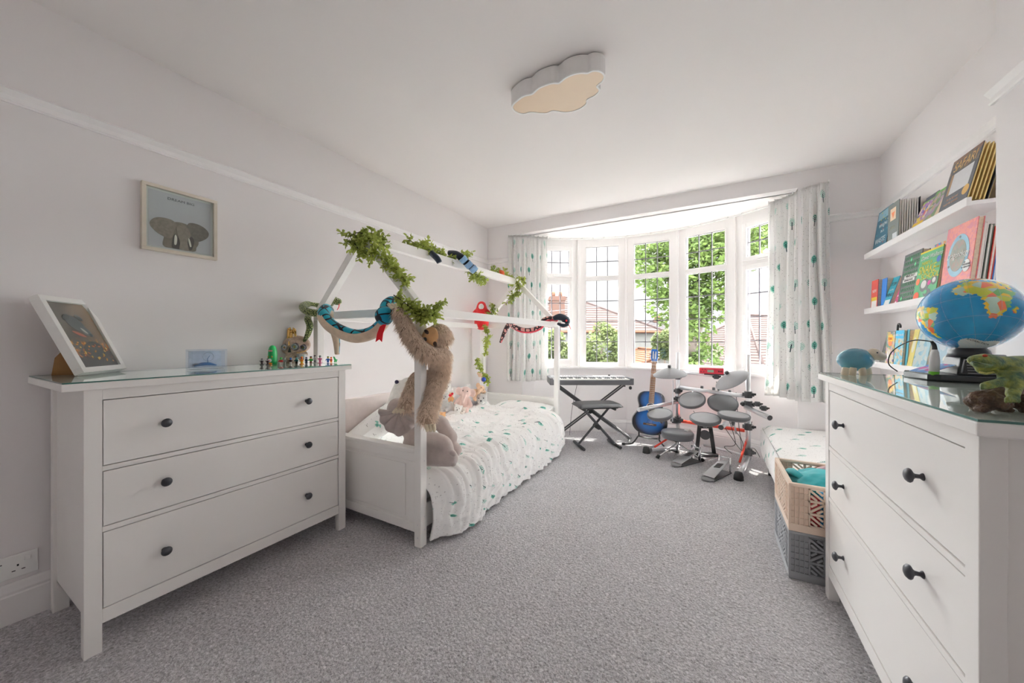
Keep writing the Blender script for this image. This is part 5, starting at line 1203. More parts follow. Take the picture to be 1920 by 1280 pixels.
b.patch(.22,.58,.72,.88, ink((.78,.58,.42))); b.poly([(.34,.78),(.62,.78),(.56,.70),(.48,.62),(.40,.70)], ink((.85,.22,.06)), lvl=2); b.patch(.45,.06,.85,.24, ink((.66,.70,.74)))
b.text('a little fold-out', .010, .45, .42, ink((.42,.40,.30))); b.text('book of the forest', .010, .45, .375, ink((.42,.40,.30)))
b = Book(2.905, 2.775, Z1, .205, .992, .36, .012, art('cover_comic', [(.02,.12,.55),(.75,.08,.10),(.85,.70,.55),(.80,.62,.04),(.45,.20,.5)], 60), 'blue and yellow busy picture book leaning on the top ledge')
b.patch(0,0,1,.26, ink((.78,.52,.02))); b.patch(0,.86,1,1, ink((.05,.06,.09))); b.patch(0,.82,1,.86, ink((.25,.5,.08)))
b = Book(2.785, 2.66, Z1, .195, .990, .36, .012, art('cover_meadow', [(.28,.42,.22),(.50,.60,.38),(.55,.38,.20),(.16,.26,.12),(.45,.30,.50)], 45), 'green meadow picture book beside the busy blue one')
b.patch(0,.94,1,1, ink((.12,.42,.08)))
b = Book(2.655, 2.565, Z1, .185, .988, .34, .012, ink((.70,.55,.40)), 'plain sandy pink book half hidden by the safari book'); b.text('tales', .02, .5, .4, ink((.5,.3,.2)))
sg = ink((.07,.075,.09)); b = Book(2.565, 2.345, Z1, .250, .978, .22, .066, sg, 'dark grey safari book with a pale window panel and fanned yellow pages', PAGEY, fan=6, side=sg)
b.patch(0,.72,1,1, art('cover_safari', [(.10,.075,.05),(.16,.13,.09),(.07,.07,.08),(.22,.12,.08)], 40)); b.text('SAFARI', .062, .5, .83, ink((.68,.44,.16)), sh=.1, sx=.9)
b.patch(.12,.30,.88,.70, ink((.70,.71,.74)), lvl=1); b.patch(.12,.30,.20,.70, ink((.38,.22,.10)), lvl=2); b.disc(.86,.22,.11,.09, ink((.72,.44,.12)), lvl=2)
b.text('lift the flaps and', .014, .42, .20, ink((.62,.40,.28))); b.text('meet the animals', .017, .40, .12, ink((.62,.40,.28)))
# middle ledge
b = Book(3.445, 3.335, Z2, .205, .985, .04, .045, INKR, 'thick red paperback at the far end of the middle ledge'); b.patch(.1,.06,.9,.42, INKW); b.patch(.1,.30,.9,.42, INKY, lvl=2); b.text('NEW', .03, .5, .62, INKW)
b = Book(3.325, 3.25, Z2, .200, 1.0, .05, .050, INKB, 'blue-backed paperback next to the thick red one')
cy_ = ink((.02,.36,.48)); b = Book(3.245, 3.150, Z2, .195, .985, .28, .035, cy_, 'turquoise paperback with dark lettering on the middle ledge')
b.text('TOM', .034, .5, .75, INKK); b.text('and the', .018, .5, .56, INKW); b.text('WIND', .034, .5, .38, INKK); b.patch(.1,.06,.9,.22, INKW)
b = Book(3.085, 3.020, Z2, .200, .985, .28, .030, ink((.50,.03,.16)), 'crimson paperback with pale and orange marks on the middle ledge')
for i in range(9): b.disc(.3+.4*(i % 2), .08+.1*i, .16, .03, (INKW, ink((.85,.35,.1)), ink((.75,.5,.6)))[i % 3], k=8)
mg = ink((.035,.04,.04)); b = Book(3.02, 2.815, Z2, .295, .982, .12, .030, mg, 'charcoal book with green wavy patterns and a white title strip')
gk = ink((.05,.30,.12)); gl_ = ink((.10,.75,.28))
for j in range(9):
    if 3 < j < 5: continue
    for i in range(8):
        yy = .07+j*.105; 
        if .44 < yy < .58: continue
        m_ = MB(); ring = [(.12+i*.108+.045*math.cos(a)*1.0, yy+.036*math.sin(a)) for a in [2*PI*k/10 for k in range(10)]]
        pts_ = [b.P(p[0]*b.w, p[1]*b.H, -.0004) for p in ring]; m_.tube(pts_+[pts_[0]], .0011, 4); part(m_, 'printed_ring', gk, b.t)
for a, q in ((.45,.86),(.72,.74),(.2,.11)): b.poly([(a-.05,q),(a,q+.045),(a+.05,q),(a,q-.045)], gl_, lvl=3)
b.patch(.18,.50,.92,.575, INKW); b.patch(.12,.43,.80,.49, INKW); b.text('MINECRAFT', .021, .55, .538, INKK, lvl=3, sx=1.0); b.text('SURVIVAL BOOK', .014, .46, .46, INKK, lvl=3)
gr = ink((.045,.34,.12)); b = Book(2.825, 2.60, Z2, .270, .978, .13, .014, gr, 'green book with big yellow SNAKE lettering on the middle ledge')
b.patch(0,.965,1,1, INKY); b.text('David Walliams', .033, .55, .86, INKW, sh=.25); b.text("THERE'S A", .024, .38, .745, INKY, sh=.15); b.text('SNAKE', .062, .45, .61, INKY, sh=.1, sx=.9); b.text('in my', .02, .88, .61, INKY); b.text('SCHOOL', .044, .62, .47, INKY, sh=.1)
for (x, y, rx, ry, c_) in ((.12,.40,.09,.07,ink((.8,.16,.04))),(.15,.10,.13,.09,ink((.8,.10,.03))),(.45,.30,.20,.13,INKK),(.42,.32,.12,.08,INKW),(.62,.14,.16,.08,INKK),(.55,.16,.08,.04,gr),(.66,.33,.07,.05,ink((.75,.05,.35))),(.85,.36,.12,.09,INKK),(.85,.36,.07,.05,INKW),(.9,.75,.09,.06,ink((.02,.12,.5)))): b.disc(x, y, rx, ry, c_, lvl=2 if c_ in (INKK,) else 3)
b = Book(2.80, 2.54, Z2, .305, 1.012, .14, .014, art('cover_cartoon', [(.02,.25,.6),(.75,.15,.25),(.8,.35,.1),(.1,.45,.2),(.75,.7,.6)], 55), 'multicoloured cartoon book showing above the green snake book')
dm = art('cover_dragon', [(.62,.14,.15),(.70,.20,.16),(.55,.13,.18),(.66,.17,.14)], 90, dist=3); b = Book(2.55, 2.325, Z2, .325, .975, .10, .020, dm, 'large coral red book with a round blue-framed window on its cover')
b.disc(.50,.55,.36,.30, ink((.27,.50,.64)), 'round_frame', 2, 40); b.disc(.50,.55,.27,.225, art('dragon_window', [(.07,.065,.03),(.12,.09,.04),(.09,.10,.06),(.16,.08,.05)], 70), 'round_window', 3, 40)
b.text('Dragonology', .037, .5, .56, INKW, 5, sh=.2, sx=.86)
for a in (90, 330, 210): b.disc(.5+.315*math.cos(math.radians(a)), .55+.262*math.sin(math.radians(a)), .03, .02, INKK, lvl=4, k=12)
b.disc(.84,.37,.115,.085, INKW, 'round_sticker', 4); b.text('THE BOOK', .011, .84, .385, INKK, 6); b.text('OF DRAGONS', .011, .84, .35, INKK, 6)
for i, (c_, dx) in enumerate(((PAGEW, .022), (ink((.10,.13,.10)), .036), (INKR, .050), (INKB, .062))):
    Book(2.535-.006*i, 2.335-.004*i, Z2, .30-.012*i, .978+dx, .10, .012, c_, ('pale hardback', 'dark green hardback', 'red hardback', 'blue hardback')[i]+' tucked behind the coral dragon book', PAGEW)
t = thing('paper_ornament', (1.03, 3.03, Z2), 'small white paper ornament with purple curls standing behind the crimson paperback', 'ornament')
part(MB().box((1.045, 3.075, Z2), (1.048, 3.10, Z2+.27)), 'card', PAGEW, t); pr = MB()
for k in range(7): pr.ell((1.043, 3.085+.018*math.sin(k*2.4), Z2+.20+.012*k), (.002,.010,.008), None, 8)
part(pr, 'purple_print', ink((.10,.04,.28)), t, kind='stuff')
# lowest ledge
b = Book(3.32, 3.19, Z3, .225, .99, .20, .02, art('cover_dark_grey', [(.10,.105,.10),(.16,.17,.155),(.07,.075,.07)], 30), 'dark grey illustrated book at the far end of the lowest ledge')
b.disc(.8,.25,.2,.14, ink((.45,.12,.06)))
b = Book(3.20, 3.085, Z3, .215, .982, .06, .022, art('cover_beano', [(.07,.08,.20),(.70,.62,.50),(.15,.30,.22),(.60,.35,.45),(.75,.55,.2)], 48), 'small comic album with a yellow burst title on the lowest ledge')
b.poly([(.5+ (.36 if i % 2 else .28)*math.cos(i*PI/9), .80+(.15 if i % 2 else .11)*math.sin(i*PI/9)) for i in range(18)], ink((.86,.55,.05)), lvl=2); b.disc(.5,.66,.22,.08, ink((.80,.22,.06)), lvl=3); b.text('FUN', .024, .5, .80, INKR, 4); b.patch(.2,.2,.6,.42, INKW, lvl=2); b.disc(.45,.40,.16,.09, ink((.75,.68,.6)), lvl=3)
sb2 = ink((.03,.42,.68)); b = Book(3.06, 2.955, Z3, .222, .978, .06, .020, art('cover_sky', [(.05,.42,.66),(.50,.45,.32),(.70,.40,.12),(.20,.50,.60),(.62,.60,.52)], 52), 'sky blue picture book with orange figures on the lowest ledge')
b.patch(0,.78,1,1, sb2, lvl=2); b.text('hello world', .022, .5, .88, INKW, 4)
Book(2.955, 2.925, Z3, .222, .99, .06, .075, ink((.02,.22,.30)), 'teal hardback seen by its page edges on the lowest ledge')
Book(2.90, 2.845, Z3, .225, .98, .16, .018, ink((.70,.60,.16)), 'pale yellow picture book leaning on the lowest ledge', side=ink((.75,.45,.04))).disc(.5,.6,.3,.2, ink((.72,.70,.55)))
Book(2.84, 2.70, Z3, .225, .98, .16, .018, art('cover_pale_blue', [(.20,.42,.55),(.35,.55,.62),(.55,.62,.6)], 40), 'pale blue picture book behind the white and green pen')
Book(2.68, 2.50, Z3, .20, .985, .16, .02, art('cover_pale_mix', [(.55,.60,.65),(.70,.68,.6),(.30,.45,.55)], 40), 'pale picture book behind the globe')
t = thing('hook_ornament', (1.03, 3.21, 1.17), 'dark curved hook sticking up behind the comic album', 'hook'); part(MB().tube([(1.04,3.20,1.10),(1.04,3.19,1.19),(1.04,3.175,1.215),(1.04,3.155,1.205),(1.04,3.155,1.19)], .006, 8, sub=4), 'hook', BLACK, t)

# ---------------------------------------------------------------- globe on its base
CT = .9683
GC = wz(1817, 589, 1.25); GR = .124
CONT = {'africa': [(-17,15),(-16,21),(-9,30),(-5,35),(10,37),(20,32),(32,31),(37,22),(43,12),(51,12),(44,2),(40,-6),(40,-15),(35,-22),(32,-28),(26,-34),(19,-35),(16,-28),(12,-17),(13,-8),(9,0),(8,4),(-2,5),(-8,4),(-13,9)],
 'samerica': [(-80,2),(-76,8),(-70,12),(-60,9),(-50,1),(-44,-3),(-35,-6),(-38,-14),(-41,-22),(-48,-27),(-56,-35),(-62,-39),(-66,-46),(-69,-52),(-74,-51),(-73,-40),(-71,-28),(-71,-18),(-77,-11),(-81,-5)],
 'europe': [(-9,37),(-9,43),(-1,44),(-4,48),(3,51),(8,54),(10,58),(6,60),(14,68),(28,71),(42,67),(60,68),(60,50),(50,42),(40,41),(30,40),(24,37),(18,41),(13,45),(16,38),(8,44),(0,39)],
 'asia': [(60,68),(100,76),(140,73),(178,68),(160,60),(142,52),(135,44),(127,37),(121,31),(114,22),(107,12),(100,3),(98,14),(90,22),(80,14),(77,8),(72,20),(60,25),(52,27),(45,14),(35,28),(36,36),(50,40),(60,50)],
 'australia': [(114,-22),(122,-17),(131,-12),(136,-12),(142,-11),(146,-19),(153,-27),(150,-37),(140,-38),(131,-31),(115,-34)], 'madagascar': [(44,-25),(43,-17),(49,-12),(50,-16),(47,-25)],
 'namerica': [(-165,65),(-125,70),(-95,72),(-80,63),(-60,58),(-55,50),(-67,44),(-76,36),(-81,26),(-90,30),(-97,26),(-96,18),(-85,12),(-80,8),(-95,15),(-106,22),(-117,33),(-124,42),(-130,54),(-150,60)],
 'greenland': [(-50,60),(-22,70),(-20,80),(-60,80)]}
def inside(p, poly):
    c = False; j = len(poly)-1
    for i in range(len(poly)):
        if (poly[i][1] > p[1]) != (poly[j][1] > p[1]) and p[0] < (poly[j][0]-poly[i][0])*(p[1]-poly[i][1])/(poly[j][1]-poly[i][1])+poly[i][0]: c = not c
        j = i
    return c
def country_m():
    m, nt, b = newmat('globe_countries'); co = coords(nt); wn_ = noise_n(nt, co, 30, 2); v = voro(nt, co, 46); r, g, b_ = xyz(nt, v.outputs['Color'])
    c = mixc(nt, r.gt(.35), (.80,.16,.05), (.80,.52,.03)); c = mixc(nt, g.gt(.72), c, (.16,.42,.12)); c = mixc(nt, b_.gt(.84), c, (.45,.62,.50)); c = mixc(nt, (r+g).gt(1.35), c, (.50,.55,.05))
    nt.links.new(c, b.inputs[0]); b.inputs['Roughness'].default_value = .12; b.inputs['Coat Weight'].default_value = .5; return m
def ocean_m():
    m, nt, b = newmat('globe_ocean'); co = coords(nt); f = noise_n(nt, co, 14, 3)
    c = mixc(nt, (f*2.2-.7)._m('ADD', 0, cl=True), (0.0,.21,.47), (.01,.32,.62)); nt.links.new(c, b.inputs[0]); b.inputs['Roughness'].default_value = .12; b.inputs['Coat Weight'].default_value = .5; return m
t = thing('globe', tuple(GC), 'blue political globe with Africa facing the room on a black base', 'globe')
vdir = (V((0,0,1.11))-GC).normalized(); lat0, lon0 = math.radians(-27), math.radians(-4)
E = V((math.cos(lat0)*math.cos(lon0), math.cos(lat0)*math.sin(lon0), math.sin(lat0)))
north = V((0,0,1))-E*E.z; north.normalize(); east = north.cross(E)
ww_up = V((0,0,1))-vdir*vdir.z; ww_up.normalize(); ww_up = (ww_up*math.cos(.12)+ww_up.cross(vdir)*math.sin(-.12)).normalized(); ww_e = ww_up.cross(vdir)
def gp(lon, lat, R_=GR):
    p = V((math.cos(lat)*math.cos(lon), math.cos(lat)*math.sin(lon), math.sin(lat))); return GC+(vdir*p.dot(E)+ww_e*p.dot(east)+ww_up*p.dot(north))*R_
m = MB(); NLo, NLa = 300, 150; vs = []; fs = []; mi = []
for j in range(NLa+1):
    for i in range(NLo): vs.append(gp(2*PI*i/NLo-PI, PI*j/NLa-PI/2))
for j in range(NLa):
    for i in range(NLo):
        lo, la = 360*(i+.5)/NLo-180, 180*(j+.5)/NLa-90; k = 0
        if la < -70-4*math.sin(math.radians(lo*3)): k = 2
        elif any(inside((lo+1.2*math.sin(la*.9), la+1.0*math.sin(lo*.8)), q) for q in CONT.values()): k = 1
        fs.append((j*NLo+i, j*NLo+(i+1) % NLo, (j+1)*NLo+(i+1) % NLo, (j+1)*NLo+i)); mi.append(k)
m.v = vs; m.f = fs; m.m = mi; m.s = [True]*len(fs)
part(m, 'sphere', [ocean_m(), country_m(), mat('globe_ice', (.70,.72,.70), .12)], t, fix=True)
m = MB()
for lo in range(-180, 180, 30): m.tube([gp(math.radians(lo), math.radians(la), GR+.0002) for la in range(-88, 89, 8)], .00035, 3)
for la in (-60,-30,0,30,60): m.tube([gp(math.radians(lo), math.radians(la), GR+.0002) for lo in range(-180, 181, 8)], .00035, 3)
part(m, 'grid_lines', ink((.35,.5,.65)), t, kind='stuff')
p = gp(math.radians(8), math.radians(-76), GR+.0008); nn = (p-GC).normalized(); uu = (CR-nn*CR.dot(nn)).normalized(); lettering('ANTARCTICA', .010, p, uu, nn.cross(uu), INKK, t, depth=.0002)
BB = mat('globe_base_black', (.035,.037,.042), .35); BG = mat('globe_base_grey', (.30,.31,.33), .35, metal=.3)
fz = GC.z-GR*.97
neck = GC+V((0,0,-GR)); part(MB().lathe([(.052,-.012),(.046,.012),(.030,.030),(.034,.040)], neck+V((0,0,-.015)), (0,0,1), 24), 'neck', BB, t)
foot = [(.655,1.96),(.675,1.84),(.70,1.815),(.835,1.795),(.905,1.86),(.905,1.99),(.80,2.04),(.69,2.03)]
m = MB(); m.prism(foot, (0,0,CT), (1,0,0), (0,1,0), (0,0,.022)); part(m, 'base_tray', BB, t, bevel=.004)
top = [(.745,1.835),(.84,1.805),(.895,1.865),(.895,1.98),(.80,2.02),(.755,1.98)]
m = MB(); n6 = len(top); lo_ = [V((x, y, CT+.022)) for x, y in top]; hi_ = [V((x+(.82-x)*.25, y+(1.92-y)*.25, fz-.02)) for x, y in top]
m.add(lo_+hi_, [tuple(range(n6))[::-1], tuple(range(n6, 2*n6))]+[(i, (i+1) % n6, n6+(i+1) % n6, n6+i) for i in range(n6)]); bh_ = part(m, 'speaker_housing', BB, t, bevel=.004)
for k in range(6):
    z = CT+.030+k*.009; part(MB().beam((.765, 1.822+.002*k-.0, z), (.835, 1.800+.004*k, z), .002, .0025), 'grille_slat', BG, bh_)
part(MB().tube([(.752,1.825,CT+.030), (.764,1.838,CT+.075), (.80,1.822,CT+.080)], .0025, 8), 'trim_strip', BG, bh_)
cd_ = thing('picture_card', (.71, 1.90, CT+.024), 'glossy blue and pink picture card lying on the globe base', 'card'); m = MB(); m.add([V(p) for p in ((.668,1.955,CT+.0235),(.682,1.85,CT+.0235),(.745,1.84,CT+.055),(.74,1.97,CT+.055))]+[V(p) for p in ((.668,1.955,CT+.025),(.682,1.85,CT+.025),(.745,1.84,CT+.0565),(.74,1.97,CT+.0565))], [(0,3,2,1),(4,5,6,7),(0,1,5,4),(1,2,6,5),(2,3,7,6),(3,0,4,7)])
part(m, 'card', art('card_print', [(.05,.20,.55),(.25,.45,.75),(.70,.12,.35),(.12,.3,.6),(.6,.7,.8)], 45), cd_)
# stylus pen with its cable
t = thing('talking_pen', tuple(pw(1750, 1.30, CT)), 'white pen with a green foot standing beside the globe base', 'pen'); pb_ = pw(1751, 1.27, CT+.001)
part(MB().lathe([(0,0),(.014,0),(.0155,.012),(.0160,.030)], pb_, (0,0,1), 20, sx=1, sy=.8), 'green_foot', ink((.12,.45,.02)), t); part(MB().lathe([(.0160,.030),(.0160,.070),(.0125,.098),(.009,.108),(0,.109)], pb_, (.02,0,1), 20, sy=.8), 'barrel', mat('pen_white', (.62,.60,.62), .3), t)
part(MB().tube([pb_+V((.002,0,.108)), pb_+V((.0,0,.125)), pb_+V((-.006,0,.137))], [.007,.006,.004], 10, sub=3), 'cable_boot', BLACK, t)
part(MB().tube([pb_+V((-.006,0,.137)), pb_+V((-.045,.03,.140)), pb_+V((-.08,.08,.10)), pb_+V((-.085,.10,.05)), pb_+V((-.06,.10,.02))], .002, 8, sub=6), 'cable', BLACK, t)
part(MB().cyl(pw(1697,1.42,CT+.012), pw(1712,1.40,CT+.012), .012, n=12), 'plug', BLACK, t)

# ---------------------------------------------------------------- blue sheep
t = thing('sheep_money_box', (.53, 1.93, CT), 'pale blue ceramic sheep with cream head and legs on the glass', 'money box')
sw = 1.47; scn = wz(1604, 674, sw); SHB = mat('sheep_blue_glaze', (.10,.30,.40), .18, var=.15, nscale=30, coat=.5); SHC = mat('sheep_cream', (.70,.58,.44), .6, var=.06)
RS = M((CR, CF, V((0,0,1)))).transposed()
part(MB().ell(scn, (.066,.050,.047), RS, 32), 'body', SHB, t)
part(MB().ell(wz(1638,664,sw-.03), (.026,.024,.024), RS, 20).ell(wz(1648,667,sw-.035), (.030,.017,.018), RS @ M.Rotation(.3, 3, 'Y'), 18), 'head', SHC, t, remesh=.003)
eyes(t, [wz(1645,661,sw-.058)], .0028)
for q, dw in ((1586,-.03),(1600,-.035),(1616,-.03),(1626,.02)): 
    a = pw(q, sw+dw, scn.z-.03); part(MB().cyl(a, V((a.x+(.004 if q > 1610 else -.004), a.y, CT)), .011, .012, 14), 'leg', SHC, t, bevel=.003)
# ---------------------------------------------------------------- iguana figure on a rock
def mottled(name, a, b, c, s, bm_=.6):
    m, nt, p = newmat(name); co = coords(nt); f = noise_n(nt, co, s, 4, .6); g = noise_n(nt, co, s*2.7, 3, .6)
    o_ = mixc(nt, (f*3-1.1)._m('ADD', 0, cl=True), a, b); o_ = mixc(nt, (g*4-2.1)._m('ADD', 0, cl=True), o_, c); nt.links.new(o_, p.inputs[0]); p.inputs['Roughness'].default_value = .55
    nt.links.new(bump(nt, noise_n(nt, co, s*6, 3), bm_, .003), p.inputs['Normal']); return m
LIZ = mottled('iguana_paint', (.035,.10,.06), (.34,.36,.06), (.16,.26,.11), 42); ROCK = mottled('resin_rock', (.055,.03,.022), (.17,.09,.055), (.26,.17,.10), 40, 1.0)
t = thing('lizard_figure', tuple(wz(1870, 772, .72)), 'painted green iguana figure crouching on a brown resin rock', 'figurine'); q = .72
m = MB(); rr_ = random.Random(9)
for (px, y, r_) in ((1832,752,.020),(1850,748,.026),(1870,752,.026),(1895,748,.028),(1920,745,.032),(1950,745,.034),(1985,750,.03),(1828,765,.012),(1862,735,.020),(1885,738,.020),(1912,720,.022),(1935,715,.028),(1845,764,.016),(1880,765,.016),(1925,765,.016)):
    p_ = wz(px, y, q+rr_.uniform(-.012,.03)); m.ell(p_, (r_, r_*.9, r_*.65), RS @ M.Rotation(rr_.uniform(-.5,.5), 3, 'Y'), 12)
rk_ = part(m, 'rock', ROCK, t, remesh=.003, fix=False); tx = bpy.data.textures.new('rock_clouds', 'CLOUDS'); tx.noise_scale = .016; tx.noise_depth = 4; dm_ = rk_.modifiers.new('d', 'DISPLACE'); dm_.texture = tx; dm_.strength = .014; dm_.mid_level = .55; dm_.texture_coords = 'LOCAL'
m = MB()
m.tube([wz(1819,674,q), wz(1832,676,q), wz(1850,680,q), wz(1868,684,q), wz(1890,686,q), wz(1925,692,q+.01), (wz(1965,702,q+.03))], [.006,.013,.019,.018,.020,.028,.034], 16, sub=5)
m.ell(wz(1848,690,q), (.018,.012,.014), RS, 14); m.ell(wz(1846,668,q), (.007,.012,.006), RS, 12)
m.tube([wz(1822,679,q-.006), wz(1835,684,q-.018), wz(1858,686,q-.020)], [.004,.006,.004], 10, sub=3); m.tube([wz(1885,697,q-.02), wz(1884,712,q-.025), wz(1870,718,q-.03), wz(1852,722,q-.03), wz(1843,724,q-.03)], [.012,.010,.008,.008,.006], 12, sub=4)
m.tube([wz(1905,698,q-.02), wz(1904,715,q-.035), wz(1901,730,q-.04), wz(1898,742,q-.045)], [.016,.013,.010,.009], 12, sub=4)
for k in range(4): m.tube([wz(1898,742,q-.045), wz(1888+k*7,748,q-.05), wz(1886+k*8,756,q-.052)], [.005,.004,.002], 8, sub=2)
for k in range(3): m.tube([wz(1846,723,q-.03), wz(1841,721+k*4,q-.034)], [.005,.003], 8)
part(m, 'body', LIZ, t, remesh=.0018, fix=False)
part(MB().tube([wz(1823,677,q-.0165), wz(1834,680,q-.0215), wz(1846,683,q-.0225), wz(1862,684,q-.020)], .0007, 6, sub=4), 'mouth_line', ink((.03,.05,.02)), t)
for k in range(9): part(MB().cyl(wz(1870+k*11, 676+k*1.2, q), wz(1872+k*11, 670+k*1.2, q), .004, .001, 6), 'crest_spine', mat('spine_yellow', (.45,.36,.06), .5), t)
part(MB().ell(wz(1847,666.5,q-.0115), (.0040,.0035,.0028), RS, 12), 'eye', mat('red_eye', (.45,.05,.02), .2), t)
for k in range(7): part(MB().ell(wz(1838+k*4, 700-abs(k-3)*.7, q-.014), .0022, None, 8), 'throat_scale', mat('scale_yellow', (.55,.50,.16), .5), t)

# ---------------------------------------------------------------- on the left chest
t = thing('photo_frame', (-2.2, .45, CT), 'white box frame with a dog photograph leaning back on the chest', 'photo frame')
FN = V((.68,.73,0)).normalized(); FU = V((-FN.y, FN.x, 0)); la_ = math.radians(24); FV = (V((0,0,math.cos(la_)))-FN*math.sin(la_)).normalized(); FD = FU.cross(FV)      # FD points out of the picture
FO = V((-2.17, .405, CT+.014)); FW, FH, FT = .235, .335, .032
def fb(a0, a1, b0, b1, d0, d1): 
    vs = [FO+FU*a+FV*b+FD*d for d in (d0, d1) for a, b in ((a0,b0),(a1,b0),(a1,b1),(a0,b1))]; return MB().add(vs, [(0,3,2,1),(4,5,6,7),(0,1,5,4),(1,2,6,5),(2,3,7,6),(3,0,4,7)])
FRW = mat('frame_white', (.80,.79,.77), .35)
for a in ((0, FW, 0, .022), (0, FW, FH-.022, FH), (0, .022, .022, FH-.022), (FW-.022, FW, .022, FH-.022)): part(fb(*a, -FT, 0), 'frame_bar', FRW, t, bevel=.001)
def photo_m():
    m, nt, b = newmat('dog_photo'); co = coords(nt); 
    n = nt.nodes.new('ShaderNodeVectorMath'); n.operation = 'DOT_PRODUCT'; nt.links.new(co, n.inputs[0]); n.inputs[1].default_value = tuple(FV); y = (NX(nt, n.outputs['Value'])-FO.dot(FV))/FH
    n = nt.nodes.new('ShaderNodeVectorMath'); n.operation = 'DOT_PRODUCT'; nt.links.new(co, n.inputs[0]); n.inputs[1].default_value = tuple(FU); x = (NX(nt, n.outputs['Value'])-FO.dot(FU))/FW
    nz = noise_n(nt, co, 45, 4, .6); n2 = noise_n(nt, co, 12, 3, .6)
    bgc = mixc(nt, ((x-.35)*1.2)._m('ADD', 0, cl=True), (.10,.075,.06), (.26,.15,.085))
    c = mixc(nt, ((y*-1+.36)*12)._m('ADD', 0, cl=True), bgc, (.055,.045,.045))
    lf = (nz*6-3.0)._m('ADD', 0, cl=True)*((y*-1+.48)*12)._m('ADD', 0, cl=True)*((y-.16)*8)._m('ADD', 0, cl=True)
    c = mixc(nt, lf, c, (.62,.20,.04)); v = voro(nt, co, 70); c = mixc(nt, NX(nt, v.outputs['Distance']).lt(.25)*lf, c, (.75,.45,.08))
    nt.links.new(c, b.inputs[0]); b.inputs['Roughness'].default_value = .25; return m
part(fb(.020, FW-.020, .020, FH-.020, -.012, -.009), 'photograph', photo_m(), t)
def fpoly(name, pts, m_, d): part(MB().prism([(x*FW, y*FH) for x, y in pts], FO+FD*d, FU, FV, FD*.0003), name, m_, t)
def fdisc(name, x, y, rx, ry, a, m_, d, k=20): fpoly(name, [(x+rx*math.cos(2*PI*i/k)*math.cos(a)-ry*math.sin(2*PI*i/k)*math.sin(a), y+(rx*math.cos(2*PI*i/k)*math.sin(a)+ry*math.sin(2*PI*i/k)*math.cos(a))*FW/FH) for i in range(k)], m_, d)
fdisc('dog_body_print', .55, .30, .22, .16, .3, ink((.05,.045,.045)), -.0088); fdisc('dog_head_print', .46, .66, .19, .13, -.7, ink((.085,.085,.09)), -.0085); fdisc('dog_ear_print', .34, .74, .09, .05, .5, ink((.05,.05,.055)), -.0082); fdisc('dog_ear_print', .60, .74, .08, .045, -.6, ink((.05,.05,.055)), -.0082)
fdisc('dog_muzzle_print', .59, .555, .12, .075, -.75, ink((.10,.10,.11)), -.0083); fdisc('dog_blaze_print', .56, .56, .075, .022, -.85, ink((.50,.46,.42)), -.0081); fdisc('dog_nose_print', .66, .50, .04, .032, -.4, ink((.03,.035,.05)), -.0079); fdisc('collar_print', .42, .515, .13, .028, -.45, ink((.42,.09,.05)), -.00845)
for k in range(26): fdisc('leaf_print', .14+.028*k+.03*math.sin(k*5), .33+.10*math.sin(k*2.3)-.004*k, .026+.010*math.sin(k), .017, k*1.1, ink(((.62,.26,.05),(.70,.42,.08),(.50,.14,.04))[k % 3]), -.0080+.0002*(k % 3), 7)
part(fb(.020, FW-.020, .020, FH-.020, -.005, -.0035), 'glazing', GLASS, t)
part(fb(.01, FW-.01, .01, FH-.01, -FT+.001, -FT+.004), 'backing_board', mat('mdf_brown', (.20,.10,.04), .8, var=.1), t)
sp = FO+FU*.10-FD*FT; s1 = sp+FV*.16; s2 = V((sp.x-FN.x*.135, sp.y-FN.y*.135, CT))
m = MB(); e_ = FU*.002; pl = [s1, s2+V((0,0,.070))-FN*-.01, s2, s2+FN*.075, s1-FV*.09]
m.add([p-e_ for p in pl]+[p+e_ for p in pl], [(0,1,2,3,4), (9,8,7,6,5)]+[(i, (i+1) % 5, 5+(i+1) % 5, 5+i) for i in range(5)]); part(m, 'easel_stand', mat('stand_board', (.30,.15,.05), .75, var=.12), t)
# acrylic block
t = thing('acrylic_block', (-2.22, .81, CT), 'clear acrylic block with a small blue scene inside on the chest', 'paperweight')
ax0, ay0, ax1, ay1, az1 = -2.225, .735, -2.175, .885, CT+.098
for a in ((ax0, ay0, CT, ax1, ay1, CT+.009), (ax0, ay0, az1-.009, ax1, ay1, az1), (ax0, ay0, CT+.009, ax1, ay0+.009, az1-.009), (ax0, ay1-.009, CT+.009, ax1, ay1, az1-.009), (ax0, ay0+.009, CT+.009, ax0+.004, ay1-.009, az1-.009), (ax1-.004, ay0+.009, CT+.009, ax1, ay1-.009, az1-.009)): part(MB().box(a[:3], a[3:]), 'acrylic_wall', ACRYL, t)
AW = mat('acrylic_print', (.60,.64,.70), .2, var=.25, nscale=40); part(MB().box((ax0+.006, ay0+.010, CT+.010), (ax0+.008, ay1-.010, az1-.010)), 'inner_card', AW, t)
part(MB().tube([(-2.20,.76,CT+.016),(-2.20,.79,CT+.024),(-2.20,.82,CT+.024),(-2.20,.85,CT+.016)], [.002,.008,.008,.002], 10, sub=4).tube([(-2.20,.815,CT+.02),(-2.20,.812,CT+.05),(-2.20,.822,CT+.066)], [.002,.0012,.001], 6), 'blue_model', ink((.02,.12,.28)), t)
part(MB().tube([(-2.20, .815+.022*math.cos(a), CT+.06+.022*math.sin(a)) for a in [k*PI/8 for k in range(17)]], .0008, 5), 'wire_ring', CHROME, t)
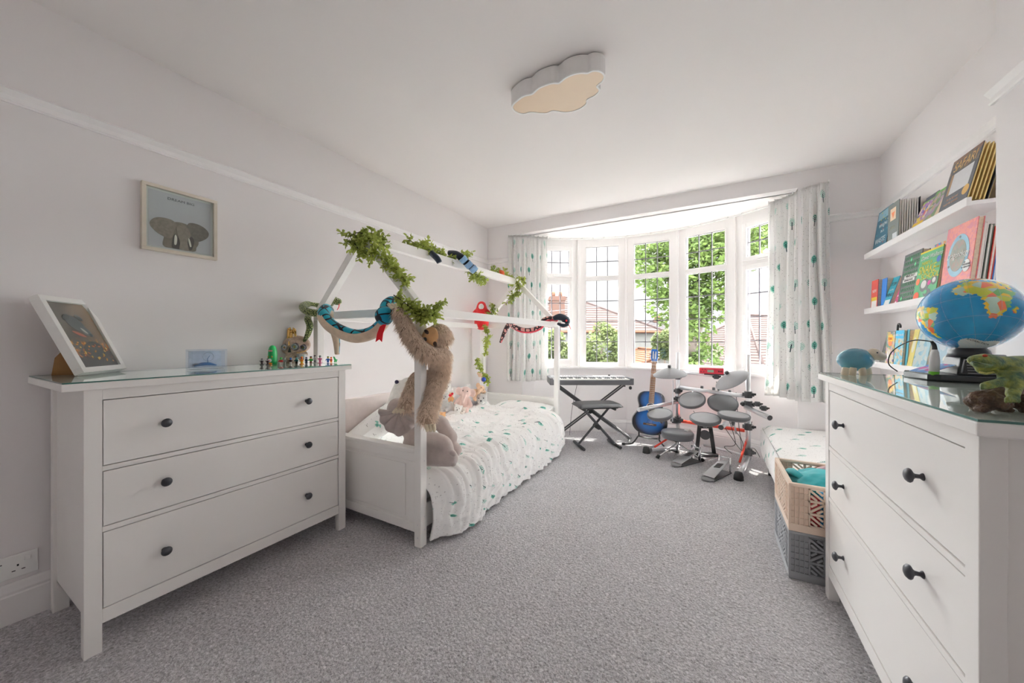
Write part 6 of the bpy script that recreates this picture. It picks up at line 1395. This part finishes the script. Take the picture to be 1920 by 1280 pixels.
# skull with golden crystal
SKU = mottled('skull_bone', (.42,.30,.22), (.55,.42,.33), (.20,.17,.16), 35, .8); GOLD = mat('gold_chrome', (.75,.48,.16), .18, metal=1, var=.2, nscale=60); SILV = mat('pewter', (.32,.32,.34), .25, metal=.9, var=.3)
t = thing('skull_ornament', (-2.20, 1.24, CT), 'bronze steampunk skull ornament with a golden crystal on top', 'ornament'); SQ = 2.33
fx = lambda px, y, dw=0: wz(px, y, SQ+dw)
m = MB(); m.ell(fx(556,646,.03), (.082,.085,.062), RS, 24).ell(fx(545,652,-.02), (.055,.05,.045), RS, 18).ell(fx(545,671,-.03), (.034,.036,.040), RS, 18).ell(fx(560,664,.0), (.055,.05,.030), RS, 16).ell(fx(548,678,-.02), (.036,.032,.018), RS, 14)
part(m, 'cranium', SKU, t, remesh=.004, fix=False)
for (px, y, dw, r_) in ((533.5,651,-.065,.019),(552.5,650,-.075,.020),(568,651,-.04,.016)):
    cc_ = fx(px, y, dw); part(MB().ell(cc_+CF*.009, (r_*1.2,.012,r_*1.28), RS, 16), 'eye_socket', mat('socket_dark', (.05,.04,.045), .6), t); part(MB().lathe([(r_*.72,-.004),(r_,.0),(r_*1.02,.006),(r_*.78,.008),(r_*.72,.003)], cc_, -CF, 20), 'goggle_ring', SILV, t); part(MB().ell(cc_+CF*.002, (r_*.75,.006,r_*.75), RS, 14), 'eye_lens', mat('amber_lens', (.30,.20,.05), .15, metal=.3), t)
part(MB().prism([(-.010,-.018),(.010,-.018),(.0,.016)], fx(542.5,655,-.088), CR, (0,0,1), CF*.004), 'nose_cavity', BLACK, t); part(MB().tube([fx(542,640,-.08), fx(542,648,-.09)], [.006,.004], 8), 'nose_bridge', GOLD, t)
for k in range(5): part(MB().box((0,0,0), (.007,.005,.012)).build('t', SKU) and MB().ell(fx(536+k*3.6, 669, -.075), (.0055,.004,.009), RS, 8), 'tooth', mat('tooth', (.55,.45,.33), .4), t); bpy.data.objects.remove(bpy.data.objects['t'])
part(MB().tube([fx(556,661,-.07), fx(566,660,-.06), fx(574,657,-.04)], .003, 6, sub=3), 'brass_wire', GOLD, t)
cb = fx(547,634,0)
for k in range(6):
    a = k*1.05; d_ = CR*math.cos(a)*.017+CF*math.sin(a)*.017; part(MB().cyl(cb+d_-V((0,0,.02)), cb+d_*.9+V((0,0,.044+.012*math.sin(k*2))), .015, .014, 6).cyl(cb+d_*.9+V((0,0,.044+.012*math.sin(k*2))), cb+d_*.5+V((0,0,.062+.010*math.sin(k*2))), .014, .002, 6), 'crystal', GOLD, t)
part(MB().cyl(cb+V((0,0,.0))+CR*.016-CF*.012, cb+V((0,0,.03))+CR*.014-CF*.012, .011, .009, 6), 'crystal', mat('peach_crystal', (.80,.62,.42), .15, metal=.4), t)
# green finger-shaped toy
G1 = mat('toy_green', (.015,.38,.10), .3); t = thing('toy_monster', tuple(pw(511, 1.98, CT)), 'large bright green rounded toy with a pink visor among the figures', 'toy'); p0 = pw(511, 2.12, CT)
part(MB().lathe([(0,0),(.024,0),(.025,.02),(.0235,.06),(.022,.085),(.017,.102),(.009,.111),(0,.113)], p0, (0,0,1), 26), 'body', G1, t); part(MB().ell(p0-CF*.019+V((0,0,.080)), (.013,.005,.006), RS, 14), 'visor', mat('toy_pink', (.70,.25,.28), .4), t)
for s in (-1, 1): part(MB().ell(p0-CF*.021+CR*s*.010+V((0,0,.045)), (.005,.004,.006), RS, 10), 'eye', mat('toy_brown', (.35,.22,.03), .3), t)
part(MB().ell(p0-CF*.026+V((0,0,.024)), (.012,.006,.011), RS, 12), 'belly', WHITE, t); part(MB().ell(p0-CF*.033+V((0,0,.023)), (.004,.003,.005), RS, 8), 'button', INKR, t); part(MB().ell(p0-CF*.026+V((0,0,.005)), (.016,.010,.006), RS, 12), 'feet', mat('toy_orange', (.80,.24,.01), .4), t)
# row of tiny figures along the front of the chest
def fig(px, w_, cols, h, label, hat=None, arms=True, base=None, lean=0):
    p0 = pw(px, w_, CT); t = thing('toy_figure', tuple(p0), label, 'toy figure', None); c1, c2, c3 = [ink(c) for c in cols]; u = h
    z0 = 0
    if base: part(MB().cyl(p0, p0+V((0,0,.003)), u*.30, n=16), 'base', ink(base), t); z0 = .003
    Q = lambda x, y, z: p0+CR*x*u-CF*y*u+V((0,0,z*u+z0))
    lg = MB(); lg.beam(Q(-.09,0,0), Q(-.08,0,.34), .13*u, .13*u, (0,1,0)).beam(Q(.09,0,0), Q(.08,0,.34), .13*u, .13*u, (0,1,0)); part(lg, 'legs', c2, t, bevel=.0008)
    part(MB().add([Q(x, y, z) for z, s_ in ((.33, 1), (.66, .72)) for x, y in ((-.2*s_,-.1),(.2*s_,-.1),(.2*s_,.1),(-.2*s_,.1))], [(0,3,2,1),(4,5,6,7),(0,1,5,4),(1,2,6,5),(2,3,7,6),(3,0,4,7)]), 'torso', c1, t, bevel=.0008)
    if arms:
        for s in (-1, 1): part(MB().tube([Q(s*.17,0,.60), Q(s*.28,.05,.48+.1*lean), Q(s*.30,.14,.38+.25*lean)], .055*u, 8, sub=2), 'arm', c1, t)
    part(MB().lathe([(0,0),(.12*u,.01*u),(.135*u,.06*u),(.135*u,.20*u),(.11*u,.24*u),(0,.25*u)], Q(0,0,.68), (0,0,1), 14), 'head', c3, t)
    if hat: part(MB().lathe([(.15*u,.0),(.16*u,.05*u),(.13*u,.13*u),(.05*u,.17*u),(0,.175*u)], Q(0,0,.84), (0,0,1), 14), 'hat', ink(hat), t)
    return t
K, Wt, R_, O_, Bl, Gn, Pk, Yl, Br, Gy = (.04,.02,.025), (.62,.60,.58), (.55,.03,.03), (.80,.25,.01), (.02,.14,.50), (.05,.40,.06), (.75,.20,.38), (.78,.50,.04), (.18,.07,.04), (.35,.36,.38)
for a in ((491, 2.06, (K, K, Gy), .034, 'tiny dark maroon toy figure, first in the row from the photo frame', K, True, (.08,.09,.09), .9),
          (502, 2.06, (K, K, Gy), .034, 'tiny dark maroon toy figure just before the green monster toy', K, True, (.08,.09,.09), .9),
          (527, 2.10, (R_, Wt, Gn), .042, 'tiny toy figure with a green hat and red top beside the green monster', Gn, True, None, 0),
          (534, 2.14, (Gy, Wt, Wt), .040, 'tiny pale toy figure with a grey helmet under the skull', Gy, True, None, 0),
          (545, 2.14, (K, Wt, Bl), .038, 'tiny toy figure with a blue helmet and white legs under the skull', Bl, True, None, .3),
          (556, 2.17, ((.02,.12,.12), K, (.02,.2,.2)), .040, 'tiny dark teal toy figure in front of the grey block', None, True, None, 0),
          (566, 2.13, (O_, Yl, R_), .042, 'tiny orange and yellow toy figure bending forward', O_, True, O_, 1.0),
          (574.5, 2.22, ((.03,.05,.12), (.03,.05,.12), (.05,.07,.16)), .042, 'tiny navy blue toy figure next to the orange one', None, False, None, 0),
          (583, 2.20, (Gn, Br, O_), .044, 'tiny toy figure with orange hair and green jacket', K, True, None, 0),
          (590.5, 2.24, (Wt, Gy, Wt), .046, 'tiny white toy figure with a dark cap near the end of the row', K, True, (.6,.6,.6), 0),
          (600, 2.24, (Pk, Pk, Gy), .044, 'tiny pink toy figure with a grey helmet and big boots', (.1,.14,.1), True, Pk, .4),
          (615, 2.28, (Bl, Bl, Yl), .040, 'tiny blue toy figure with a green cap near the chest corner', (.1,.3,.1), True, None, 0),
          (621, 2.28, (R_, O_, O_), .036, 'tiny red-orange toy figure near the chest corner', R_, False, None, 0)): fig(*a)
t = thing('toy_dinosaur', tuple(pw(629, 2.30, CT)), 'tiny bright green dinosaur at the end of the toy row', 'toy'); p0 = pw(629, 2.30, CT)
part(MB().tube([p0+CR*.013+V((0,0,.016)), p0+CR*.004+V((0,0,.015)), p0-CR*.004+V((0,0,.020)), p0-CR*.008+V((0,0,.032)), p0-CR*.013+V((0,0,.034))], [.002,.0055,.006,.0045,.004], 10, sub=3), 'body', G1, t)
for x, d in ((-.005,-.003),(-.005,.003),(.005,-.003),(.005,.003)): part(MB().cyl(p0+CR*x+CF*d+V((0,0,.014)), p0+CR*x+CF*d, .0022, n=8), 'leg', G1, t)
t = thing('toy_block', tuple(pw(566, 2.25, CT)), 'small pale grey pixelated block figure behind the tiny toys', 'toy'); p0 = pw(566, 2.26, CT)
for x, y, z, c_ in ((0,0,.030,Gy),(-.016,0,.030,(.5,.5,.52)),(.016,0,.030,(.62,.62,.64)),(0,0,.046,(.55,.55,.57)),(-.016,0,.046,Gy),(.016,0,.046,(.66,.66,.68)),(0,0,.014,(.5,.5,.52))):
    c_ = ink(c_); q0 = p0+CR*x+V((0,0,z)); part(MB().add([q0+CR*a*.008-CF*b*.014+V((0,0,d*.008)) for d in (-1,1) for a, b in ((-1,-1),(1,-1),(1,1),(-1,1))], [(0,3,2,1),(4,5,6,7),(0,1,5,4),(1,2,6,5),(2,3,7,6),(3,0,4,7)]), 'cube', c_, t)
part(MB().cyl(p0, p0+V((0,0,.012)), .008, n=12), 'foot', ink(Gy), t)
# ---------------------------------------------------------------- crates beside the right chest
def crate(z0, m_, label, x0=.315, x1=.70, y0=2.085, y1=2.50, H=.222):
    t = thing('crate', ((x0+x1)/2, (y0+y1)/2, z0), label, 'crate'); rim = .018
    for a in ((x0, y0, x1, y0+rim), (x0, y1-rim, x1, y1), (x0, y0+rim, x0+rim, y1-rim), (x1-rim, y0+rim, x1, y1-rim)): part(MB().box((a[0], a[1], z0+H-.014), (a[2], a[3], z0+H)), 'rim', m_, t, bevel=.003)
    part(MB().box((x0+.004, y0+.004, z0+.004), (x1-.004, y1-.004, z0+.008)), 'base', m_, t)
    for a in ((x0, y0, x1, y0+.012), (x0, y1-.012, x1, y1), (x0, y0+.012, x0+.012, y1-.012), (x1-.012, y0+.012, x1, y1-.012)): part(MB().box((a[0], a[1], z0), (a[2], a[3], z0+.034)), 'plinth', m_, t, bevel=.002)
    def panel(o, u, n, L, name):
        mb = MB(); zb, zt_ = z0+.034, z0+H-.014; hh = zt_-zb
        def bar(a0, b0, a1, b1, wd, d=.010):
            p, q = o+u*a0+V((0,0,b0)), o+u*a1+V((0,0,b1)); mb.beam(p, q, d, wd, tuple(n.cross((q-p).normalized()))) 
        def rect(a0, b0, a1, b1, d0=0, d1=.008):
            vs = [o+u*a+V((0,0,b))+n*d for d in (d0, d1) for a, b in ((a0,b0),(a1,b0),(a1,b1),(a0,b1))]; mb.add(vs, [(0,3,2,1),(4,5,6,7),(0,1,5,4),(1,2,6,5),(2,3,7,6),(3,0,4,7)])
        rect(0, zb, .006, zt_); rect(L-.006, zb, L, zt_)
        xs = .0; 
        for k in range(4):                                   # narrow ribbed end columns
            for side in (0, 1):
                a = .006+k*.017; a = a if not side else L-a-.004
                rect(a, zb, a+.004, zt_, 0, .007)
        for side in (0, 1):
            a0, a1 = (.006, .074) if not side else (L-.074, L-.006); rect(a0, zb, a1, zt_, .006, .008)
            for k in range(7): rect(a0, zb+hh*k/6-.0015, a1, zb+hh*k/6+.0015, 0, .007)
        n_ = max(1, round((L-.148)/.062)); cw = (L-.148)/n_
        for i in range(n_):
            a0 = .074+i*cw; rect(a0, zb, a0+.006, zt_); rect(a0+cw-.006, zb, a0+cw, zt_)
            for j in range(3):
                b0 = zb+hh*j/3; hh3 = hh/3; rect(a0, b0, a0+cw, b0+.005); rect(a0, b0+hh3-.005, a0+cw, b0+hh3)
                s = 1 if (i+j) % 2 else -1; c = a0+cw/2; r = cw*.40
                for off in (-.017, 0, .017):
                    p0_, p1_ = (c-r*s, b0+hh3*.16), (c+r*s, b0+hh3*.84); dx, dz = p1_[0]-p0_[0], p1_[1]-p0_[1]; ln = math.hypot(dx, dz); nx, nz = -dz/ln, dx/ln
                    k_ = 1-abs(off)/.03; mx, mz = (p0_[0]+p1_[0])/2+nx*off, (p0_[1]+p1_[1])/2+nz*off
                    q0 = o+u*(mx-dx/2*k_)+V((0,0,mz-dz/2*k_))+n*.004; q1 = o+u*(mx+dx/2*k_)+V((0,0,mz+dz/2*k_))+n*.004
                    mb.beam(q0, q1, .008, .0085, tuple(n.cross((q1-q0).normalized()))) if (q1-q0).length > .004 else None
        part(mb, name, m_, t, kind='stuff', fix=False)
    panel(V((x0, y0, 0)), V((1,0,0)), V((0,1,0)), x1-x0, 'lattice_side'); panel(V((x0, y1-.008, 0)), V((1,0,0)), V((0,1,0)), x1-x0, 'lattice_side')
    panel(V((x0+.0006, y1-.0086, 0)), V((0,-1,0)), V((1,0,0)), y1-y0-.0172, 'lattice_side'); panel(V((x1-.0086, y1-.0086, 0)), V((0,-1,0)), V((1,0,0)), y1-y0-.0172, 'lattice_side')
crate(0.002, mat('crate_grey', (.27,.275,.29), .5), 'grey plastic lattice crate at the bottom of the stack')
crate(.224, mat('crate_beige', (.66,.52,.42), .5), 'beige plastic lattice crate stacked on the grey one')
t = thing('cloth_bag', (.50, 2.28, .30), 'bright teal bag bundled inside the upper beige crate', 'bag')
m = MB(); bagc = V((.53, 2.26, .385))
def bagf(u, v):
    a, b = u*2*PI, (v-.5)*PI; r = V((math.cos(a)*math.cos(b), math.sin(a)*math.cos(b), math.sin(b))); f = 1+.16*noise.noise(r*1.6)+.07*noise.noise(r*4+V((4,0,0)))+.03*abs(noise.noise(V((a*3, b*2, 7))))
    sx_ = lambda x, e: math.copysign(abs(x)**e, x)
    return bagc+V((sx_(r.x,.7)*.165, sx_(r.y,.7)*.135, sx_(r.z,.8)*.088))*f
m.grid(bagf, 60, 34); part(m, 'bag', mat('teal_cloth', (.01,.30,.33), .55, var=.12, nscale=12, bmp=.2, bscale=40), t, fix=False)
part(MB().tube([V((.39,2.2,.44)), V((.36,2.25,.45)), V((.35,2.33,.42)), V((.37,2.40,.36))], [.012,.018,.016,.006], 10, sub=5), 'knotted_end', mat('teal_cloth', (.01,.30,.33)), t)
for i, (c_, p_, lab) in enumerate((((.60,.04,.06), (.41,2.13,.37), 'red toy box inside the beige crate seen through its lattice'), ((.03,.30,.60), (.46,2.13,.40), 'blue toy brick inside the beige crate seen through its lattice'), ((.10,.05,.12), (.56,2.15,.37), 'dark purple toy inside the beige crate beside the red one'))):
    t = thing('toy_box', p_, lab, 'toy'); x, y, z = p_; part(MB().box((x-.028, y-.02, .236), (x+.028, y+.02, z+.01)).box((x-.03, y-.022, z+.01), (x+.03, y+.022, z+.016)), 'box', ink(c_), t, bevel=.002)
t = thing('patterned_cloth', (.56, 2.40, .44), 'dark pink patterned cloth showing behind the teal bag', 'cloth'); part(MB().ell((.58, 2.40, .43), (.11,.06,.035), None, 24), 'cloth', art('cloth_print', [(.20,.08,.10),(.45,.25,.28),(.10,.05,.07)], 40), t, remesh=.008)
# ---------------------------------------------------------------- low guest bed behind the crates
t = thing('low_divan', (.72, 3.1, 0), 'low white divan under the right curtain wrapped in a tree-print sheet', 'divan')
m = MB(); dx0, dx1, dy0, dy1, dz0, dz1 = .375, 1.085, 2.52, 3.655, .15, .405
def top_f(u, v):
    x = dx0+(dx1-dx0)*u; y = dy0+(dy1-dy0)*v; e = min(1, min(u, 1-u)*(dx1-dx0)/.06)*1.0; g_ = min(1, min(v, 1-v)*(dy1-dy0)/.06)
    return V((x, y, dz1-.03*(1-e)**2-.03*(1-g_)**2+.006*noise.noise(V((x*6, y*5, 0)))+.004*noise.noise(V((x*22, y*7, 2)))))
def loop_pt(s):
    """front (facing the room, -X) and far and near sides as one skirt"""
    pass
m.grid(top_f, 40, 60, uv=lambda u, v: (u*.71, v*1.13)); uv = list(m.uv)
def side_f(u, v):
    y = dy0+(dy1-dy0)*u; return V((dx0-.012*math.sin(v*PI)-.004+.006*noise.noise(V((y*14, v*1.2, 0)))*v, y, (dz1-.03)*(1-v)+dz0*v+.008*noise.noise(V((y*5, 3, 0)))*v))
m.grid(side_f, 70, 12, uv=lambda u, v: (v*.25+.3, u*1.13)); uv += m.uv
def end_f(u, v): x = dx0+(dx1-dx0)*u; return V((x, dy1+.004, (dz1-.03)*(1-v)+dz0*v))
m.grid(end_f, 20, 6, uv=lambda u, v: (u*.7, v*.25)); uv += m.uv
def end2_f(u, v): x = dx0+(dx1-dx0)*u; return V((x, dy0-.004, (dz1-.03)*(1-v)+dz0*v))
m.grid(end2_f, 20, 6, uv=lambda u, v: (u*.7, v*.25)); uv += m.uv
m.uv = uv; part(m, 'fitted_sheet', tree_print('divan_tree_print', cw=.15, ch=.15, rz=.9, size=.85), t, fix=False)
part(MB().box((dx0+.02, dy0+.02, .155), (dx1-.02, dy1-.02, .36)), 'mattress', WHITE, t); part(MB().box((dx0+.01, dy0+.01, .12), (dx1-.01, dy1-.01, .155)), 'frame', mat('divan_fabric', (.66,.62,.60), .9), t)
for x in (dx0+.05, dx1-.05):
    for y in (dy0+.08, (dy0+dy1)/2, dy1-.06): part(MB().cyl((x, y, 0), (x, y, .12), .018, n=12), 'leg', BLACK, t)
